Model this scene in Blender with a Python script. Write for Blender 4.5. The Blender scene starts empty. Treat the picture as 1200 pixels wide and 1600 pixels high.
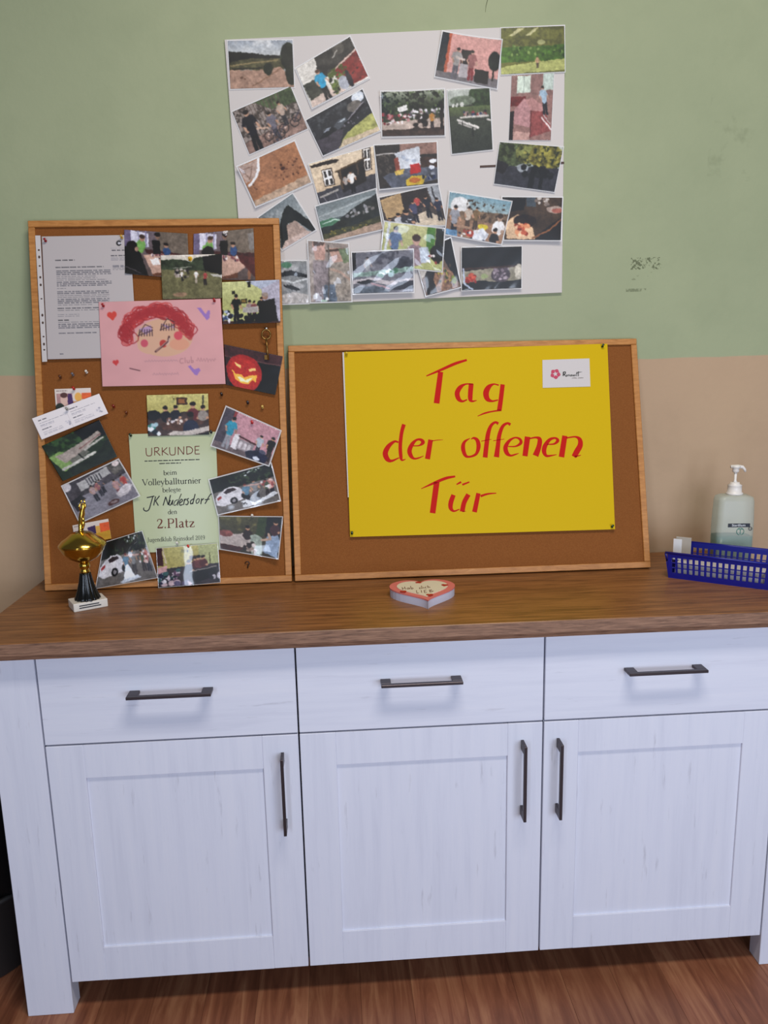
import bpy, bmesh, math, random
import numpy as np
from mathutils import Matrix, Vector

# ------------------------------------------------------------------ camera, world, light, exposure
scn = bpy.context.scene
COL = scn.collection
CAM = np.array([0.09721, -1.53909, 1.42512])
YAW, PITCH, ROLL, FPX = 0.06144, -0.19391, -0.02182, 1214.23
def cam_axes():
    cy, sy, cp, sp = math.cos(YAW), math.sin(YAW), math.cos(PITCH), math.sin(PITCH)
    f = np.array([sy*cp, cy*cp, sp]); r = np.array([cy, -sy, 0.0]); u = np.cross(r, f)
    c, s = math.cos(ROLL), math.sin(ROLL)
    return c*r+s*u, -s*r+c*u, f
AX_R, AX_U, AX_F = cam_axes()
cd = bpy.data.cameras.new('camera'); cam = bpy.data.objects.new('camera', cd); COL.objects.link(cam)
cd.sensor_fit = 'HORIZONTAL'; cd.sensor_width = 36.0; cd.lens = FPX*36.0/1200.0; cd.clip_start = 0.02
cam.matrix_world = Matrix(((AX_R[0], AX_U[0], -AX_F[0], CAM[0]), (AX_R[1], AX_U[1], -AX_F[1], CAM[1]),
                           (AX_R[2], AX_U[2], -AX_F[2], CAM[2]), (0, 0, 0, 1)))
scn.camera = cam
w = bpy.data.worlds.new('world'); scn.world = w; w.use_nodes = True
w.node_tree.nodes['Background'].inputs[0].default_value = (0.80, 0.84, 1.0, 1)
w.node_tree.nodes['Background'].inputs[1].default_value = 0.09
def area(name, loc, rot, sx, sy, power, col):
    l = bpy.data.lights.new(name, 'AREA'); l.shape = 'RECTANGLE'; l.size = sx; l.size_y = sy; l.energy = power; l.color = col
    o = bpy.data.objects.new(name, l); COL.objects.link(o); o.location = loc; o.rotation_euler = rot; return o
area('ceiling_lamp_light', (0.5, -1.08, 3.2), (0, 0, 0), 1.2, 0.35, 47, (1.0, 0.93, 0.84))
for wx, ww, wp in ((-0.88, 0.3, 19), (0.85, 0.75, 31.5), (1.75, 0.75, 31.5)):
    area('window_light', (wx, -2.9, 1.2), (math.radians(90), 0, 0), ww, 1.4, wp, (0.72, 0.82, 1.0))
vs = scn.view_settings
vs.view_transform = 'Standard'; vs.look = 'None'; vs.gamma = 1.0; vs.use_curve_mapping = False; vs.exposure = 0.0

# ------------------------------------------------------------------ helpers
def lin(c):
    return c/12.92 if c <= 0.04045 else ((c+0.055)/1.055)**2.4
def hexrgb(h): return tuple(int(h[i:i+2], 16)/255 for i in (0, 2, 4))
def L(h): return tuple(lin(c) for c in hexrgb(h))
def link(o, parent=None):
    COL.objects.link(o)
    if parent: o.parent = parent
    return o
def tag(o, label, cat, group=None, kind=None):
    if label: o['label'] = label
    if cat: o['category'] = cat
    if group: o['group'] = group
    if kind: o['kind'] = kind
    return o
def empty(name, loc=(0, 0, 0), rz=0.0):
    o = bpy.data.objects.new(name, None); o.empty_display_size = 0.05; COL.objects.link(o)
    o.location = loc; o.rotation_euler = (0, 0, rz); return o
def obj(name, bm, mats, parent=None, smooth=False):
    me = bpy.data.meshes.new(name); bm.normal_update(); bm.to_mesh(me); bm.free()
    for m in (mats if isinstance(mats, (list, tuple)) else [mats]): me.materials.append(m)
    if smooth:
        for p in me.polygons: p.use_smooth = True
    return link(bpy.data.objects.new(name, me), parent)
def box(bm, x0, x1, y0, y1, z0, z1, bev=0.0, seg=1, mi=0):
    r = bmesh.ops.create_cube(bm, size=1.0)
    for v in r['verts']:
        v.co = Vector((x0+(v.co.x+.5)*(x1-x0), y0+(v.co.y+.5)*(y1-y0), z0+(v.co.z+.5)*(z1-z0)))
    fs = set(f for v in r['verts'] for f in v.link_faces)
    for f in fs: f.material_index = mi
    if bev:
        es = list(set(e for v in r['verts'] for e in v.link_edges))
        bmesh.ops.bevel(bm, geom=es, offset=bev, segments=seg, affect='EDGES', profile=0.5)
def boxo(name, mat, parent, *a, **k):
    bm = bmesh.new(); box(bm, *a, **k); return obj(name, bm, mat, parent)
def lathe(bm, prof, n=40, cx=0, cy=0, flute=0, fd=0):
    rings = []
    for r, z in prof:
        ring = []
        for i in range(n):
            a = 2*math.pi*i/n; rr = r*(1-fd*(0.5+0.5*math.cos(flute*a))) if flute else r
            ring.append(bm.verts.new((cx+rr*math.cos(a), cy+rr*math.sin(a), z)))
        rings.append(ring)
    for a, b in zip(rings, rings[1:]):
        for i in range(n): bm.faces.new((a[i], a[(i+1) % n], b[(i+1) % n], b[i]))
    bm.faces.new(rings[0][::-1]); bm.faces.new(rings[-1])
def tube(bm, pts, rad, n=8):
    rings = []; pts = [Vector(p) for p in pts]
    for i, p in enumerate(pts):
        d = (pts[min(i+1, len(pts)-1)]-pts[max(i-1, 0)]).normalized()
        a = d.orthogonal().normalized() if i == 0 else (rings_a - d*rings_a.dot(d)).normalized()
        rings_a = a; b = d.cross(a); r = rad[i] if isinstance(rad, (list, tuple)) else rad
        rings.append([bm.verts.new(p+a*(r*math.cos(2*math.pi*k/n))+b*(r*math.sin(2*math.pi*k/n))) for k in range(n)])
    for a, b in zip(rings, rings[1:]):
        for i in range(n): bm.faces.new((a[i], a[(i+1) % n], b[(i+1) % n], b[i]))
    bm.faces.new(rings[0][::-1]); bm.faces.new(rings[-1])

# ------------------------------------------------------------------ materials
def mat(name, col=None, rough=0.5, metal=0.0, spec=0.5, coat=0.0, coatr=0.05, **k):
    m = bpy.data.materials.new(name); m.use_nodes = True; b = m.node_tree.nodes['Principled BSDF']
    if col: b.inputs['Base Color'].default_value = (*L(col), 1)
    b.inputs['Roughness'].default_value = rough; b.inputs['Metallic'].default_value = metal
    b.inputs['Specular IOR Level'].default_value = spec
    b.inputs['Coat Weight'].default_value = coat; b.inputs['Coat Roughness'].default_value = coatr
    return m
class NT:
    def __init__(s, m): s.m = m; s.t = m.node_tree; s.b = s.t.nodes['Principled BSDF']
    def n(s, typ, **k):
        nd = s.t.nodes.new(typ)
        for a, v in k.items(): setattr(nd, a, v)
        return nd
    def l(s, a, b): s.t.links.new(a, b)
    def noise(s, vec, scale, detail=4, rough=0.5, dist=0.0):
        n = s.n('ShaderNodeTexNoise'); n.inputs['Scale'].default_value = scale; n.inputs['Detail'].default_value = detail
        n.inputs['Roughness'].default_value = rough; n.inputs['Distortion'].default_value = dist; s.l(vec, n.inputs['Vector']); return n.outputs['Fac']
    def mapping(s, vec, scale, loc=(0, 0, 0)):
        n = s.n('ShaderNodeMapping'); n.inputs['Scale'].default_value = scale; n.inputs['Location'].default_value = loc
        s.l(vec, n.inputs['Vector']); return n.outputs[0]
    def ramp(s, fac, stops):
        n = s.n('ShaderNodeValToRGB'); e = n.color_ramp.elements
        while len(e) < len(stops): e.new(0.5)
        for k, (p, c) in enumerate(stops):
            e[k].position = p; e[k].color = (*L(c), 1) if isinstance(c, str) else (c, c, c, 1)
        s.l(fac, n.inputs[0]); return n.outputs[0]
    def math(s, op, a, b=None, clamp=False):
        n = s.n('ShaderNodeMath', operation=op, use_clamp=clamp)
        for i, v in enumerate((a, b)):
            if v is None: continue
            if isinstance(v, (int, float)): n.inputs[i].default_value = v
            else: s.l(v, n.inputs[i])
        return n.outputs[0]
    def mix(s, fac, a, b, mode='MIX'):
        n = s.n('ShaderNodeMix', data_type='RGBA', blend_type=mode)
        for i, v in ((0, fac), (6, a), (7, b)):
            if isinstance(v, (int, float)): n.inputs[i].default_value = v
            elif isinstance(v, str): n.inputs[i].default_value = (*L(v), 1)
            else: s.l(v, n.inputs[i])
        return n.outputs[2]
    def pos(s): return s.n('ShaderNodeNewGeometry').outputs['Position']
    def objc(s): return s.n('ShaderNodeTexCoord').outputs['Object']
    def base(s, c): s.l(c, s.b.inputs['Base Color'])
    def bump(s, h, strength, dist):
        n = s.n('ShaderNodeBump'); n.inputs['Strength'].default_value = strength; n.inputs['Distance'].default_value = dist
        s.l(h, n.inputs['Height']); s.l(n.outputs[0], s.b.inputs['Normal'])

ZGREEN = 1.408
def m_wall():
    m = mat('painted_wall', rough=0.75, spec=0.25); t = NT(m); P = t.pos()
    sep = t.n('ShaderNodeSeparateXYZ'); t.l(P, sep.inputs[0]); X, Z = sep.outputs[0], sep.outputs[2]
    n1 = t.noise(P, 1.6, 5, 0.55); n2 = t.noise(P, 9, 6, 0.6); n3 = t.noise(P, 60, 3)
    green = t.mix(t.ramp(n1, [(0.3, 0.0), (0.7, 1.0)]), '98a07f', 'a2a986')
    green = t.mix(t.math('MULTIPLY', t.ramp(n2, [(0.45, 0.0), (0.8, 1.0)]), 0.35), green, '8e9776')
    beige = t.mix(t.ramp(n1, [(0.3, 0.0), (0.7, 1.0)]), 'b2967a', 'bca081')
    beige = t.mix(t.math('MULTIPLY', t.ramp(n2, [(0.5, 0.0), (0.8, 1.0)]), 0.3), beige, 'a68c70')
    edge = t.math('ADD', Z, t.math('MULTIPLY', t.math('SUBTRACT', t.noise(P, 7, 3), 0.5), 0.012))
    edge = t.math('SUBTRACT', edge, t.math('MULTIPLY', X, 0.0045))
    up = t.math('MULTIPLY', t.math('SUBTRACT', edge, ZGREEN-0.0015), 300, True)
    c = t.mix(up, beige, green)
    # worn flecks where something was once glued to the green paint
    def boxmask(x0, x1, z0, z1):
        a = t.math('MULTIPLY', t.math('GREATER_THAN', X, x0), t.math('LESS_THAN', X, x1))
        b = t.math('MULTIPLY', t.math('GREATER_THAN', Z, z0), t.math('LESS_THAN', Z, z1)); return t.math('MULTIPLY', a, b)
    fl = t.ramp(t.noise(P, 130, 2, 0.6, 0.8), [(0.52, 0.0), (0.58, 1.0)])
    s1 = t.math('MULTIPLY', boxmask(0.872, 0.952, 1.638, 1.668), fl)
    s2 = t.math('MULTIPLY', boxmask(0.875, 0.93, 1.612, 1.632), t.ramp(t.noise(P, 110, 2, 0.6), [(0.6, 0.0), (0.7, 0.6)]))
    s3 = t.math('MULTIPLY', boxmask(0.862, 0.915, 1.583, 1.591), t.ramp(t.noise(P, 90, 2, 0.6), [(0.45, 0.0), (0.6, 0.7)]))
    c = t.mix(t.math('MULTIPLY', t.math('ADD', t.math('ADD', s1, s2, True), s3, True), 0.75), c, '4a5036')
    # a few grubby rub marks
    sm = t.math('MULTIPLY', boxmask(1.06, 1.3, 1.85, 2.05), t.ramp(t.noise(P, 14, 4, 0.6), [(0.55, 0.0), (0.75, 0.5)]))
    c = t.mix(sm, c, '6f7659')
    t.base(c); t.bump(t.math('ADD', n3, n2), 0.12, 0.004); return m
def m_cork():
    m = mat('cork', rough=0.9, spec=0.1); t = NT(m); P = t.objc()
    n = t.noise(P, 420, 3, 0.6); n2 = t.noise(P, 4, 3)
    c = t.ramp(n, [(0.3, '7a4823'), (0.5, '824f27'), (0.7, '8b562c')])
    c = t.mix(t.math('MULTIPLY', n2, 0.3), c, '7c4c28'); t.base(c); t.bump(n, 0.2, 0.001); return m
def m_wood(name, a, b, c3, sc=(1, 1, 1), rough=0.5, scale=1.0, coat=0.0):
    m = mat(name, rough=rough, coat=coat, coatr=0.2); t = NT(m); P = t.mapping(t.objc(), sc)
    n = t.noise(P, 6*scale, 6, 0.6, 0.6); n2 = t.noise(P, 30*scale, 5, 0.65, 0.3)
    c = t.ramp(n, [(0.3, a), (0.55, b), (0.75, c3)])
    c = t.mix(t.math('MULTIPLY', t.ramp(n2, [(0.5, 0.0), (0.75, 1.0)]), 0.35), c, a); t.base(c)
    t.bump(n2, 0.08, 0.002); return m
def m_white(name='whitewashed_wood', sc=(22, 22, 1.2), bs=(70, 70, 8)):
    m = mat(name, rough=0.55, spec=0.4); t = NT(m)
    P = t.mapping(t.pos(), sc); n = t.noise(P, 2.2, 6, 0.65, 0.3); n2 = t.noise(P, 9, 4, 0.6)
    c = t.ramp(n, [(0.25, 'cccedb'), (0.5, 'd4d6e2'), (0.8, 'd9dae4')])
    blot = t.noise(t.mapping(t.pos(), bs), 1.0, 5, 0.6)
    c = t.mix(t.math('MULTIPLY', t.ramp(blot, [(0.63, 0.0), (0.75, 1.0)]), 0.5), c, 'a2a1ab')
    t.base(c); t.bump(n2, 0.06, 0.002); return m
def m_plank():
    m = mat('laminate_plank', rough=0.42, spec=0.4); t = NT(m)
    info = t.n('ShaderNodeObjectInfo'); P = t.pos()
    vm = t.n('ShaderNodeVectorMath', operation='ADD'); t.l(P, vm.inputs[0]); t.l(info.outputs['Random'], vm.inputs[1])
    Q = t.mapping(vm.outputs[0], (30, 2.6, 30)); n = t.noise(Q, 1.1, 6, 0.62, 0.9)
    c = t.ramp(n, [(0.28, '5f3525'), (0.5, '86523a'), (0.72, 'ab7756')])
    c = t.mix(t.math('MULTIPLY', info.outputs['Random'], 0.45), c, '5f3a26')
    t.base(c); return m
def m_print(name, rough, coat, coatr=0.07):
    m = mat(name, rough=rough, coat=coat, coatr=coatr); t = NT(m)
    a = t.n('ShaderNodeVertexColor'); a.layer_name = 'ink'; t.base(a.outputs['Color']); return m
def m_film():
    m = mat('whitened_laminate', 'f2f2f2', rough=0.12, coat=0.8); t = NT(m)  # white in the film colour imitates highlights along the laminate edges
    tr = t.n('ShaderNodeBsdfTransparent'); mx = t.n('ShaderNodeMixShader'); mx.inputs[0].default_value = 0.6
    out = t.t.nodes['Material Output']; t.l(tr.outputs[0], mx.inputs[1]); t.l(t.b.outputs[0], mx.inputs[2]); t.l(mx.outputs[0], out.inputs[0]); return m
def m_milky():
    m = mat('milky_plastic', 'd2d6cc', rough=0.35); t = NT(m)
    tr = t.n('ShaderNodeBsdfTransparent'); tr.inputs[0].default_value = (0.9, 0.96, 0.92, 1); mx = t.n('ShaderNodeMixShader'); mx.inputs[0].default_value = 0.42
    out = t.t.nodes['Material Output']; t.l(tr.outputs[0], mx.inputs[1]); t.l(t.b.outputs[0], mx.inputs[2]); t.l(mx.outputs[0], out.inputs[0]); return m
M = dict(
    wall=m_wall(), cork=m_cork(), white=m_white(), whiteh=m_white('whitewashed_wood_drawer', (1.2, 22, 22), (8, 70, 70)), plank=m_plank(),
    top=m_wood('brown_oak_top', '5c3a20', '8a5b33', '9c6a3e', (2.2, 26, 26), 0.42, 0.55),
    edge=m_wood('rustic_oak_edge', '583c2c', '8b6750', 'a07a60', (4, 40, 60), 0.6, 0.8),
    frame=m_wood('pine_frame', 'a0682f', 'b87c3e', 'c48a4c', (6, 30, 6), 0.5, 0.8),
    gap=mat('dark_carcass', '26211f', 0.8), handle=mat('bronze_handle', '4a4346', 0.38, 0.75),
    gloss=m_print('laminated_print', 0.45, 0.8, 0.05), matte=m_print('matte_print', 0.6, 0.0), satin=m_print('satin_print', 0.4, 0.12, 0.2),
    film=m_film(), foam=mat('white_foam_board', 'c9c2bd', 0.6), foamedge=mat('foam_edge', 'c8c2bc', 0.8),
    yellow=mat('yellow_card', 'cba90a', 0.6, spec=0.12, coat=0.03, coatr=0.1), red=mat('red_marker', 'bb1a12', 0.6, spec=0.1), white_paper=mat('white_paper', 'c8c1be', 0.7),
    green_paper=mat('pale_green_paper', 'b8bf98', 0.5, spec=0.3, coat=0.2, coatr=0.1), brown_ink=mat('brown_ink', '6b2f22', 0.6), black_ink=mat('black_ink', '2a2a26', 0.6), pen=mat('black_pen', '141412', 0.5),
    gold=mat('gold_metal', 'cfa94a', 0.16, 1.0), black_plastic=mat('black_plastic', '0c0d0c', 0.2), marble=mat('white_marble', 'd8d2c8', 0.35),
    blue=mat('blue_plastic', '081078', 0.35), cap=mat('white_plastic', 'e4ddd4', 0.4), milky=m_milky(), liquid=mat('teal_liquid', '17756c', 0.3), dullcard=mat('dull_card', 'a89e90', 0.6),
    labelblack=mat('label_black', '0b1020', 0.5), labelgreen=mat('label_green', '2f7466', 0.5), labelwhite=mat('label_white', 'e8e8e8', 0.5),
    bin=mat('dark_bin_plastic', '2b2a2a', 0.5), bag=mat('black_bag', '070707', 0.35), brass=mat('old_brass', '8a6a3a', 0.35, 0.9), steel=mat('pin_steel', '9a9a9a', 0.3, 1.0),
    pink=mat('pink_icing', 'd2706a', 0.6), cream=mat('cream_icing', 'd8cfb8', 0.6), heartside=mat('heart_side', 'c4c3d2', 0.5), heartred=mat('heart_red', 'a81f1f', 0.5),
    crack=mat('crack_dark', '5c6248', 0.9), tape=mat('brown_tape', '4a352b', 0.6), flower=mat('rose_pink', 'b93a55', 0.6),
)
PINC = {}
def pinmat(h):
    if h not in PINC: PINC[h] = mat('pin_plastic_'+h, h, 0.3)
    return PINC[h]

# ------------------------------------------------------------------ planes of the place
H = 0.888; YW = 0.498
class Plane:
    def __init__(s, O, tilt):
        s.O = np.array(O, float); a, b = math.sin(tilt), math.cos(tilt)
        s.U = np.array([1., 0, 0]); s.V = np.array([0, a, b]); s.N = np.array([0, -b, a])
    def uv(s, px, n=0.0):
        d = AX_R*((px[0]-600)/FPX)-AX_U*((px[1]-800)/FPX)+AX_F
        O = s.O+s.N*n; k = np.dot(O-CAM, s.N)/np.dot(d, s.N); Q = CAM+d*k-O
        return np.array([np.dot(Q, s.U), np.dot(Q, s.V)])
    def mat(s, u, v, n):
        p = s.O+s.U*u+s.V*v+s.N*n
        return Matrix(((s.U[0], s.V[0], s.N[0], p[0]), (s.U[1], s.V[1], s.N[1], p[1]), (s.U[2], s.V[2], s.N[2], p[2]), (0, 0, 0, 1)))
WALL = Plane((0, YW, 0), 0.0)
LH, RH = 0.8895, 0.5930
LEFT = Plane((-0.6175, 0.327, H+0.0027), math.asin(0.142/LH))
RIGHT = Plane((-0.0123, 0.322, H+0.0042), math.asin(0.156/RH))
class Table(Plane):
    def __init__(s, z):
        s.O = np.array([0, 0, z]); s.U = np.array([1., 0, 0]); s.V = np.array([0, 1., 0]); s.N = np.array([0, 0, 1.])

# ------------------------------------------------------------------ the setting
bm = bmesh.new(); box(bm, -3.2, 3.4, YW, YW+0.12, -0.02, 3.3)
wall = tag(obj('wall_back', bm, M['wall']), 'wall painted green above and beige below', None, kind='structure')
bm = bmesh.new(); tube(bm, [(0.499, YW, 2.28), (0.497, YW, 2.262), (0.4935, YW, 2.25), (0.492, YW, 2.236)], [0.0012, 0.001, 0.0008, 0.0004], 5)
obj('crack', bm, M['crack'], wall)
bm = bmesh.new(); box(bm, -3.2, 3.4, -2.6, YW, -0.06, -0.012)
floor = tag(obj('floor', bm, M['gap']), 'brown laminate plank floor', None, kind='structure')
rnd = random.Random(4)
pw = 0.118
for i in range(int(5.6/pw)):
    x0 = -2.6+i*pw; y = -2.6-rnd.random()*1.0
    while y < YW-0.01:
        y1 = min(y+1.25, YW-0.002); ya = max(y, -2.6)
        if y1-ya > 0.02: boxo('plank', M['plank'], floor, x0+0.0002, x0+pw-0.0002, ya+0.0002, y1-0.0002, -0.012, 0.0, bev=0.0003)
        y += 1.25

# ------------------------------------------------------------------ sideboard
W = 0.528; ZS = 0.649; ZB = 0.080; XL = -W; XR = 2*W; LW = 0.102; G = 0.0018
sb = tag(empty('sideboard', (0.264, 0.23, 0)), 'long white country sideboard with brown wooden top, three drawers and three doors', 'sideboard')
sb.matrix_world = Matrix.Translation((0, 0, 0))
TX0, TX1 = -0.660, 2*W+0.132
bm = bmesh.new()   # worktop with chamfered lower front lip
prof = [(-0.0305, 0.888), (-0.032, 0.8865), (-0.032, 0.862), (-0.027, 0.8510), (0.485, 0.8515), (0.485, 0.888)]
va = [bm.verts.new((TX0, y, z)) for y, z in prof]; vb = [bm.verts.new((TX1, y, z)) for y, z in prof]
bm.faces.new(va); bm.faces.new(vb[::-1])
for i in range(len(prof)):
    f = bm.faces.new((va[i], vb[i], vb[(i+1) % len(prof)], va[(i+1) % len(prof)])); f.material_index = 1 if i in (1, 2) else 0
bmesh.ops.recalc_face_normals(bm, faces=bm.faces)
obj('worktop', bm, [M['top'], M['edge']], sb)
for x0, x1 in ((XL-LW, XL-G), (XR+G, XR+LW)):
    boxo('corner_post', M['white'], sb, x0, x1, 0.0, 0.045, 0, 0.851, bev=0.0012)
for x0, x1 in ((XL-LW+0.004, XL-LW+0.024), (XR+LW-0.024, XR+LW-0.004)):
    boxo('side_panel', M['white'], sb, x0, x1, 0.0455, 0.44, 0.06, 0.851)
for x0, x1 in ((XL-LW, XL-LW+0.05), (XR+LW-0.05, XR+LW)):
    boxo('leg', M['white'], sb, x0, x1, 0.4405, 0.48, 0, 0.851, bev=0.001)
boxo('carcass', M['gap'], sb, XL-0.03, XR+0.03, 0.0461, 0.44, ZB+0.01, 0.851)
boxo('face_backing', M['gap'], sb, XL-0.0002, XR+0.0002, 0.0225, 0.0455, ZB+0.004, 0.850)
def handle(parent, cx, cz, vert):
    bm = bmesh.new(); hl = 0.0855; d = 0.0345
    if not vert:
        box(bm, cx-hl, cx+hl, -d, -d+0.010, cz-0.0032, cz+0.0032, bev=0.0008)
        for s in (-1, 1): box(bm, cx+s*hl-(0.021 if s > 0 else 0), cx+s*hl+(0.021 if s < 0 else 0), -d+0.0095, 0.0, cz-0.0032, cz+0.0032, bev=0.0006)
    else:
        box(bm, cx-0.0032, cx+0.0032, -d, -d+0.010, cz-hl-.003, cz+hl+.003, bev=0.0008)
        for s in (-1, 1):
            e = cz+s*(hl+.003); box(bm, cx-0.0032, cx+0.0032, -d+0.0095, 0.0, e-(0.021 if s > 0 else 0), e+(0.021 if s < 0 else 0), bev=0.0006)
    return obj('handle', bm, M['handle'], parent)
HX = (-0.258, 0.262, 0.787); DX = (-0.036, 0.482, 0.561)
for k in range(3):
    x0 = XL+k*W+G; x1 = XL+(k+1)*W-G
    dr = boxo('drawer', M['whiteh'], sb, x0, x1, 0.0, 0.022, ZS+G, 0.8475, bev=0.0012)
    handle(dr, HX[k], 0.7605, False)
    bm = bmesh.new(); pin = 0.0765; zt = ZS-G; zi0, zi1 = 0.1625, 0.572
    box(bm, x0, x0+pin, 0.0, 0.022, ZB, zt, bev=0.001)
    box(bm, x1-pin, x1, 0.0, 0.022, ZB, zt, bev=0.001)
    box(bm, x0+pin, x1-pin, 0.0003, 0.022, ZB, zi0, bev=0.0003)
    box(bm, x0+pin, x1-pin, 0.0003, 0.022, zi1, zt, bev=0.0004)
    do = obj('door', bm, M['white'], sb)
    boxo('door_panel', M['white'], do, x0+pin-0.002, x1-pin+0.002, 0.0050, 0.018, zi0-0.002, zi1+0.002)
    handle(do, DX[k], 0.5195, True)

# ------------------------------------------------------------------ pin boards
def pinboard(pl, bw, bh, label, name='pin_board'):
    root = tag(empty(name), label, 'pin board'); root.matrix_world = pl.mat(0, 0, 0)
    fw = 0.0155; t = 0.0165
    box_ = lambda nm, m, *a, **k: boxo(nm, m, root, *a, **k)
    box_('frame_rail', M['frame'], 0, bw, 0, fw, -t, 0, bev=0.0012)
    box_('frame_rail', M['frame'], 0, bw, bh-fw, bh, -t, 0, bev=0.0012)
    box_('frame_stile', M['frame'], 0, fw, fw+.0003, bh-fw-.0003, -t, -0.0001, bev=0.0012)
    box_('frame_stile', M['frame'], bw-fw, bw, fw+.0003, bh-fw-.0003, -t, -0.0001, bev=0.0012)
    box_('cork_panel', M['cork'], fw-0.003, bw-fw+0.003, fw-0.003, bh-fw+0.003, -0.0145, -0.006)
    return root
pinboard(LEFT, 0.5975, LH, 'tall cork pin board covered with photos, a certificate and a child drawing')
pinboard(RIGHT, 0.8997, RH, 'wide cork pin board carrying the yellow open day poster')

# foam board on the wall
def quad_prism(name, pl, px, n0, n1, mats, parent=None, sub=1):
    uv = [pl.uv(p, n1) for p in px]; c = sum(uv)/4
    bm = bmesh.new(); f = [bm.verts.new((q[0]-c[0], q[1]-c[1], 0)) for q in uv]; b = [bm.verts.new((q[0]-c[0], q[1]-c[1], n0-n1)) for q in uv]
    bm.faces.new(f)
    bk = bm.faces.new(b[::-1])
    for i in range(4):
        s = bm.faces.new((f[i], b[i], b[(i+1) % 4], f[(i+1) % 4])); s.material_index = 1 if isinstance(mats, list) else 0
    bmesh.ops.recalc_face_normals(bm, faces=bm.faces)
    o = obj(name, bm, mats, parent)
    if parent is None: o.matrix_world = pl.mat(c[0], c[1], n1)
    return o
FB = 0.007
tag(quad_prism('foam_board', WALL, [(351, 62), (883, 38.5), (878, 457), (383, 479)], 0.0006, FB, [M['foam'], M['foamedge']]), 'large white foam board stuck to the green wall full of laminated photos', 'board')
tag(quad_prism('brown_strip', WALL, [(750, 258.6), (881.5, 252.5), (881.6, 256), (750, 262)], FB, FB+0.0012, M['tape']), 'thin dark brown strip running across white board behind a tree photo', 'strip')

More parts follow.
